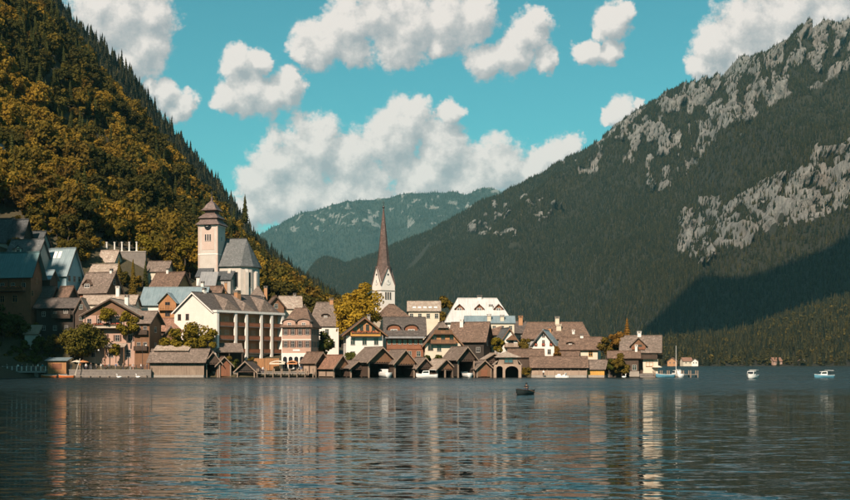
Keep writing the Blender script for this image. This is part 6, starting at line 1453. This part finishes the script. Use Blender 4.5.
ca, sa = math.cos(R(240)), math.sin(R(240)); ang.location = (PX(524, Yb) + ca * -.79, Yb + sa * -.79, .36); ang.rotation_euler = (0, 0, R(240 + 90)); link('body', me, ang)
cp = MB(); cp.lathe([(.125, .80), (.135, .88), (.10, .965), (.03, .985)], 12, (0, -.15, 0)); cp.box(-.09, .09, -.36, -.24, .845, .865); cp.build('cap', 'cloth_black', ang)
# ------------------------------------------------------------------ far shore houses
for i, (px, w_, wall, lab) in enumerate(((672, 9, 'plaster_orange', 'far-shore house with rusty gable just right of the landing stage mast'), (688, 10, 'plaster_cream', 'far-shore cream house with red roof, middle of the left three'), (695, 6, 'plaster_white', 'little white far-shore house, right of the left three'), (778, 10, 'plaster_pink', 'far-shore house with red roof between the two lake boats'), (803, 6, 'plaster_white', 'tiny white far-shore house left of the blue boat'))):
    Y = 1322; h = House('house', lab, px, Y, w_ * 1.15, 8, 1.6, 361, 357.6 if w_ > 8 else 358.6, (-20, 15, -10, 20, 0)[i], wall, ('tile_rust', 'tile_rust', 'shingle_grey', 'tile_rust', 'shingle_brown')[i], ('y', 'x', 'y', 'x', 'y')[i], .7, group='houses on the far shore')
    h.row('f', 2, 1.6, w_ * .5, 1.2, 1.3)
# ------------------------------------------------------------------ village greenery
bush('golden_tree', 'tall golden-yellow tree beside the gabled chalet', 358.5, 313, 13.4, 22.5, 'leaf_gold', 8000, 'tree', 3.0, .34, clumps=30, trunk=True)
bush('olive_tree', 'olive-brown tree standing behind the near-white hipped roof', 446, 346, 8.0, 21, 'leaf_olive', 2600, 'tree', 4, .38, clumps=18, trunk=True)
bush('round_tree', 'big dark-green round tree on the promenade right of the kiosk', 82, 295.5, 12.4, 12.2, 'leaf_round', 6000, 'tree', 1.75, .30, clumps=26, trunk=True)
bush('tree', 'dark tree hanging over the footbridge at the left edge', 4, 298, 9, 12, 'leaf_green', 2600, 'tree', 6, .32, clumps=18, trunk=True)
bush('tree', 'bushy tree left of the kiosk in front of the black house front', 42, 297.5, 6, 9, 'leaf_green', 1800, 'tree', 1.8, .3, clumps=14, trunk=True)
bush('tree', 'slim tree between the kiosk and the black house front', 53, 298, 4.5, 9.5, 'leaf_olive', 1400, 'tree', 2, .28, clumps=12, trunk=True)
bush('bush', 'dark shrub above the left end of the footbridge', 15, 296, 6, 6, 'leaf_green', 1500, z=2.5); bush('bush', 'dense dark shrub right of the lean-to shed', 27, 297, 6.5, 8, 'leaf_green', 1700, z=2)
bush('bush', 'low shrub at the footbridge left edge', 3, 293.5, 5, 4.5, 'leaf_olive', 1200, z=1.6)
for i, (px, Yq, w_, hg, zz) in enumerate(((-4, 297, 7, 8, 2.0), (8, 300, 7, 7, 8.5), (22, 300.5, 7, 7, 7.5), (32, 302, 6, 6, 8), (10, 294.5, 5, 5, 1.5), (21, 294, 5, 4.5, 1.5), (33, 294.5, 5, 4.5, 1.6), (37, 300, 5, 6, 4.5))):
    bush('bush', 'dark leafy shrub on the shaded bank behind the footbridge, %s from the left' % ('first second third fourth fifth sixth seventh eighth'.split()[[0, 2, 4, 5, 1, 3, 6, 7][i]]), px, Yq, w_, hg, ('leaf_green', 'leaf_olive')[i % 2], 1500, z=zz, group='shrubs on the shaded bank')
conifer('cypress_tree', 'slim columnar conifer left of two beside the terrace wall', 119, 327, 13.0, 1.6, 'leaf_olive', PZ(303, 327), 24, 11, 8)
conifer('cypress_tree', 'slim columnar conifer right of two beside the terrace wall', 133, 327, 12.2, 1.7, 'leaf_olive', PZ(302, 327), 24, 11, 9)
bush('bush', 'yellow-green bush behind the long left boathouse, left end', 173, 296.5, 8, 6.4, 'leaf_lime', 2600, z=PZ(352, 296)); bush('bush', 'yellow-green bush behind the long left boathouse, largest and middle', 193, 297, 11, 7.6, 'leaf_lime', 3600, z=PZ(353, 297)); bush('bush', 'yellow-green bush at the right end of the long left boathouse', 210, 296.5, 6.5, 6.2, 'leaf_lime', 2000, z=PZ(352, 296))
bush('vine', 'yellow vine climbing the flower-balcony house', 127, 295.9, 6.0, 8.0, 'leaf_lime', 2600, 'vine', PZ(338, 296), .26); bush('vine', 'yellow creeper over the balcony of the flower house', 107, 296.2, 6.0, 3.0, 'leaf_lime', 1500, 'vine', PZ(320, 296), .24); bush('vine', 'yellow shrub at the porch of the flower-balcony house', 116, 294.6, 3.2, 3.8, 'leaf_lime', 800, 'vine', PZ(358, 294), .24)
bush('bush', 'green shrub in the hotel garden by the canopy', 227, 295, 3.4, 4.2, 'leaf_olive', 900, z=1.2); bush('bush', 'dark shrub between hotel canopy and pointed boathouse', 237, 295.5, 3.4, 3.6, 'leaf_green', 900, z=1.2); bush('bush', 'yellowish shrub at the foot of the timber screens', 250, 296.5, 2.6, 4.6, 'leaf_olive', 800, z=1.2)
bush('tree', 'dark green tree between the pink house and golden tree', 325, 307, 6.0, 9, 'leaf_green', 2000, 'tree', 3, .3, clumps=14, trunk=True)
bush('bush', 'green shrub before the white chalet wall beside the widest boathouse', 351, 298, 4.6, 4.6, 'leaf_green', 1200, z=2.2)
bush('bush', 'clipped green shrub below the half-hipped chalet, left', 428, 298.5, 2.6, 2.6, 'leaf_green', 600, z=3.2); bush('bush', 'clipped green shrub below the half-hipped chalet, right', 438, 298.5, 2.8, 2.4, 'leaf_green', 600, z=3.2)
bush('bush', 'yellow-green shrub left of the two-storey boathouse roof', 497, 300, 4.5, 5.5, 'leaf_lime', 1100, z=PZ(356, 300)); bush('tree', 'olive tree between the balcony gable and the white gable house', 526, 303, 5.0, 9, 'leaf_olive', 1700, 'tree', 2, .28, clumps=14, trunk=True)
bush('bush', 'shrub with orange leaves beside the white gable house', 556, 301, 2.6, 4.2, 'leaf_rust', 800, z=PZ(361, 301)); bush('bush', 'low green plant on the bank right of the two-storey boathouse', 527, 286.6, 2.6, 2.2, 'leaf_olive', 600, z=.3)
bush('bush', 'broad rust-green bush at the water left of the tip chalet', 622, 286.2, 5.2, 5.6, 'leaf_olive', 2000, z=.5); bush('bush', 'dark bush between the yellow boathouse and rust-green bush', 612, 288.5, 4.4, 4.4, 'leaf_green', 1300, z=.6)
bush('bush', 'green bush behind the yellow boathouse', 606, 299, 6.5, 6.5, 'leaf_olive', 1500, z=PZ(362, 299)); bush('bush', 'rust-green tree crown left of the tip chalet roof', 617, 296, 5.5, 7.5, 'leaf_rust', 1600, z=PZ(360, 296))
conifer('conifer_tree', 'rusty pointed conifer rising behind the tip chalet roof', 627, 301, 11.5, 2.3, 'leaf_rust', PZ(362, 301), 18, 11, 12)
bush('tree', 'yellowish tree on the skyline above the long brown roof, left of the chimney', 555, 336, 3.5, 12, 'leaf_olive', 900, 'tree', 3, .28, clumps=9, trunk=True) if False else None
conifer('conifer_tree', 'lone tall spruce standing above the ridge line by the church', 245, 520, 13, 2.2, 'leaf_conifer', PZ(232, 520) + 4, 18, 10, 21)
for i, (px, Yq, w_, hg, lf) in enumerate(((64, 357, 8, 7, 'leaf_lime'), (78, 352, 8, 7, 'leaf_lime'), (88, 350, 6, 6, 'leaf_olive'), (150, 352, 9, 9, 'leaf_lime'), (172, 352, 9, 8, 'leaf_olive'), (185, 350, 7, 9, 'leaf_lime'))):
    bush('bush', ['sunlit yellow shrub left of the garden wall, upper', 'sunlit yellow shrub beside the garden wall, lower', 'olive shrub above the small light-grey roof', 'bright shrub under the woods right of the pillars', 'olive shrub left of the church tower', 'bright shrub against the church tower'][i], px, Yq, w_, hg, lf, 1500, z=PZ((222, 235, 246, 262, 262, 262)[i], Yq), ls=.34)
# ------------------------------------------------------------------ cloud added unseen above the valley to shade the far mountain's foot
def shadow_cloud(label, c, size, seed):
    rs = np.random.RandomState(seed); m = MB()
    nu, nv = 40, 20; vs = []
    for j in range(nv + 1):
        for i in range(nu):
            th, ph = math.pi * j / nv, 2 * math.pi * i / nu; d = np.array([math.sin(th) * math.cos(ph), math.sin(th) * math.sin(ph), math.cos(th)])
            k = .75 + .5 * float(fbm(np.array([d[0] * 2.2 + seed]), np.array([d[1] * 2.2 + d[2] * 1.3]), 4)[0]); z = d[2] * k * size[2]
            vs.append((d[0] * k * size[0], d[1] * k * size[1], max(z, -size[2] * .3)))
    m.add(vs, [(j * nu + i, j * nu + (i + 1) % nu, (j + 1) * nu + (i + 1) % nu, (j + 1) * nu + i) for j in range(nv) for i in range(nu)])
    o = m.build('shadow_cloud', 'cloud_white', None, True); o.location = c; tag(o, label, kind='structure')
plain('cloud_white', (.85, .85, .86), 1.0, 0, .02)
def shade_cloud(label, tx, ty, tz, alt, size, seed):
    k = (alt - tz) / SUN_V[2]; shadow_cloud(label, (tx + SUN_V[0] * k, ty + SUN_V[1] * k, alt), size, seed)

shade_cloud('unseen cumulus added high above the lake to shade the mountain foot', PX(728, 2250), 2250, 70, 1900, (600, 165, 120), 3)
# ------------------------------------------------------------------ haze in the valley air
def haze():
    m = bpy.data.materials.new('haze_air'); m.use_nodes = True; nt = m.node_tree; nt.nodes.clear()
    out = nt.nodes.new('ShaderNodeOutputMaterial'); pv = nt.nodes.new('ShaderNodeVolumePrincipled')
    pv.inputs['Color'].default_value = HAZE_COL; pv.inputs['Density'].default_value = HAZE_D; pv.inputs['Anisotropy'].default_value = 0.0
    nt.links.new(pv.outputs[0], out.inputs['Volume']); MATS['haze_air'] = m
    mb = MB(); mb.box(-5500, 8500, -590, 13500, -8, 2150)
    o = mb.build('haze', 'haze_air'); tag(o, 'thin bluish haze filling the valley', kind='stuff')
HAZE_COL = (.32, .76, .88, 1); HAZE_D = 2.7e-5
haze()
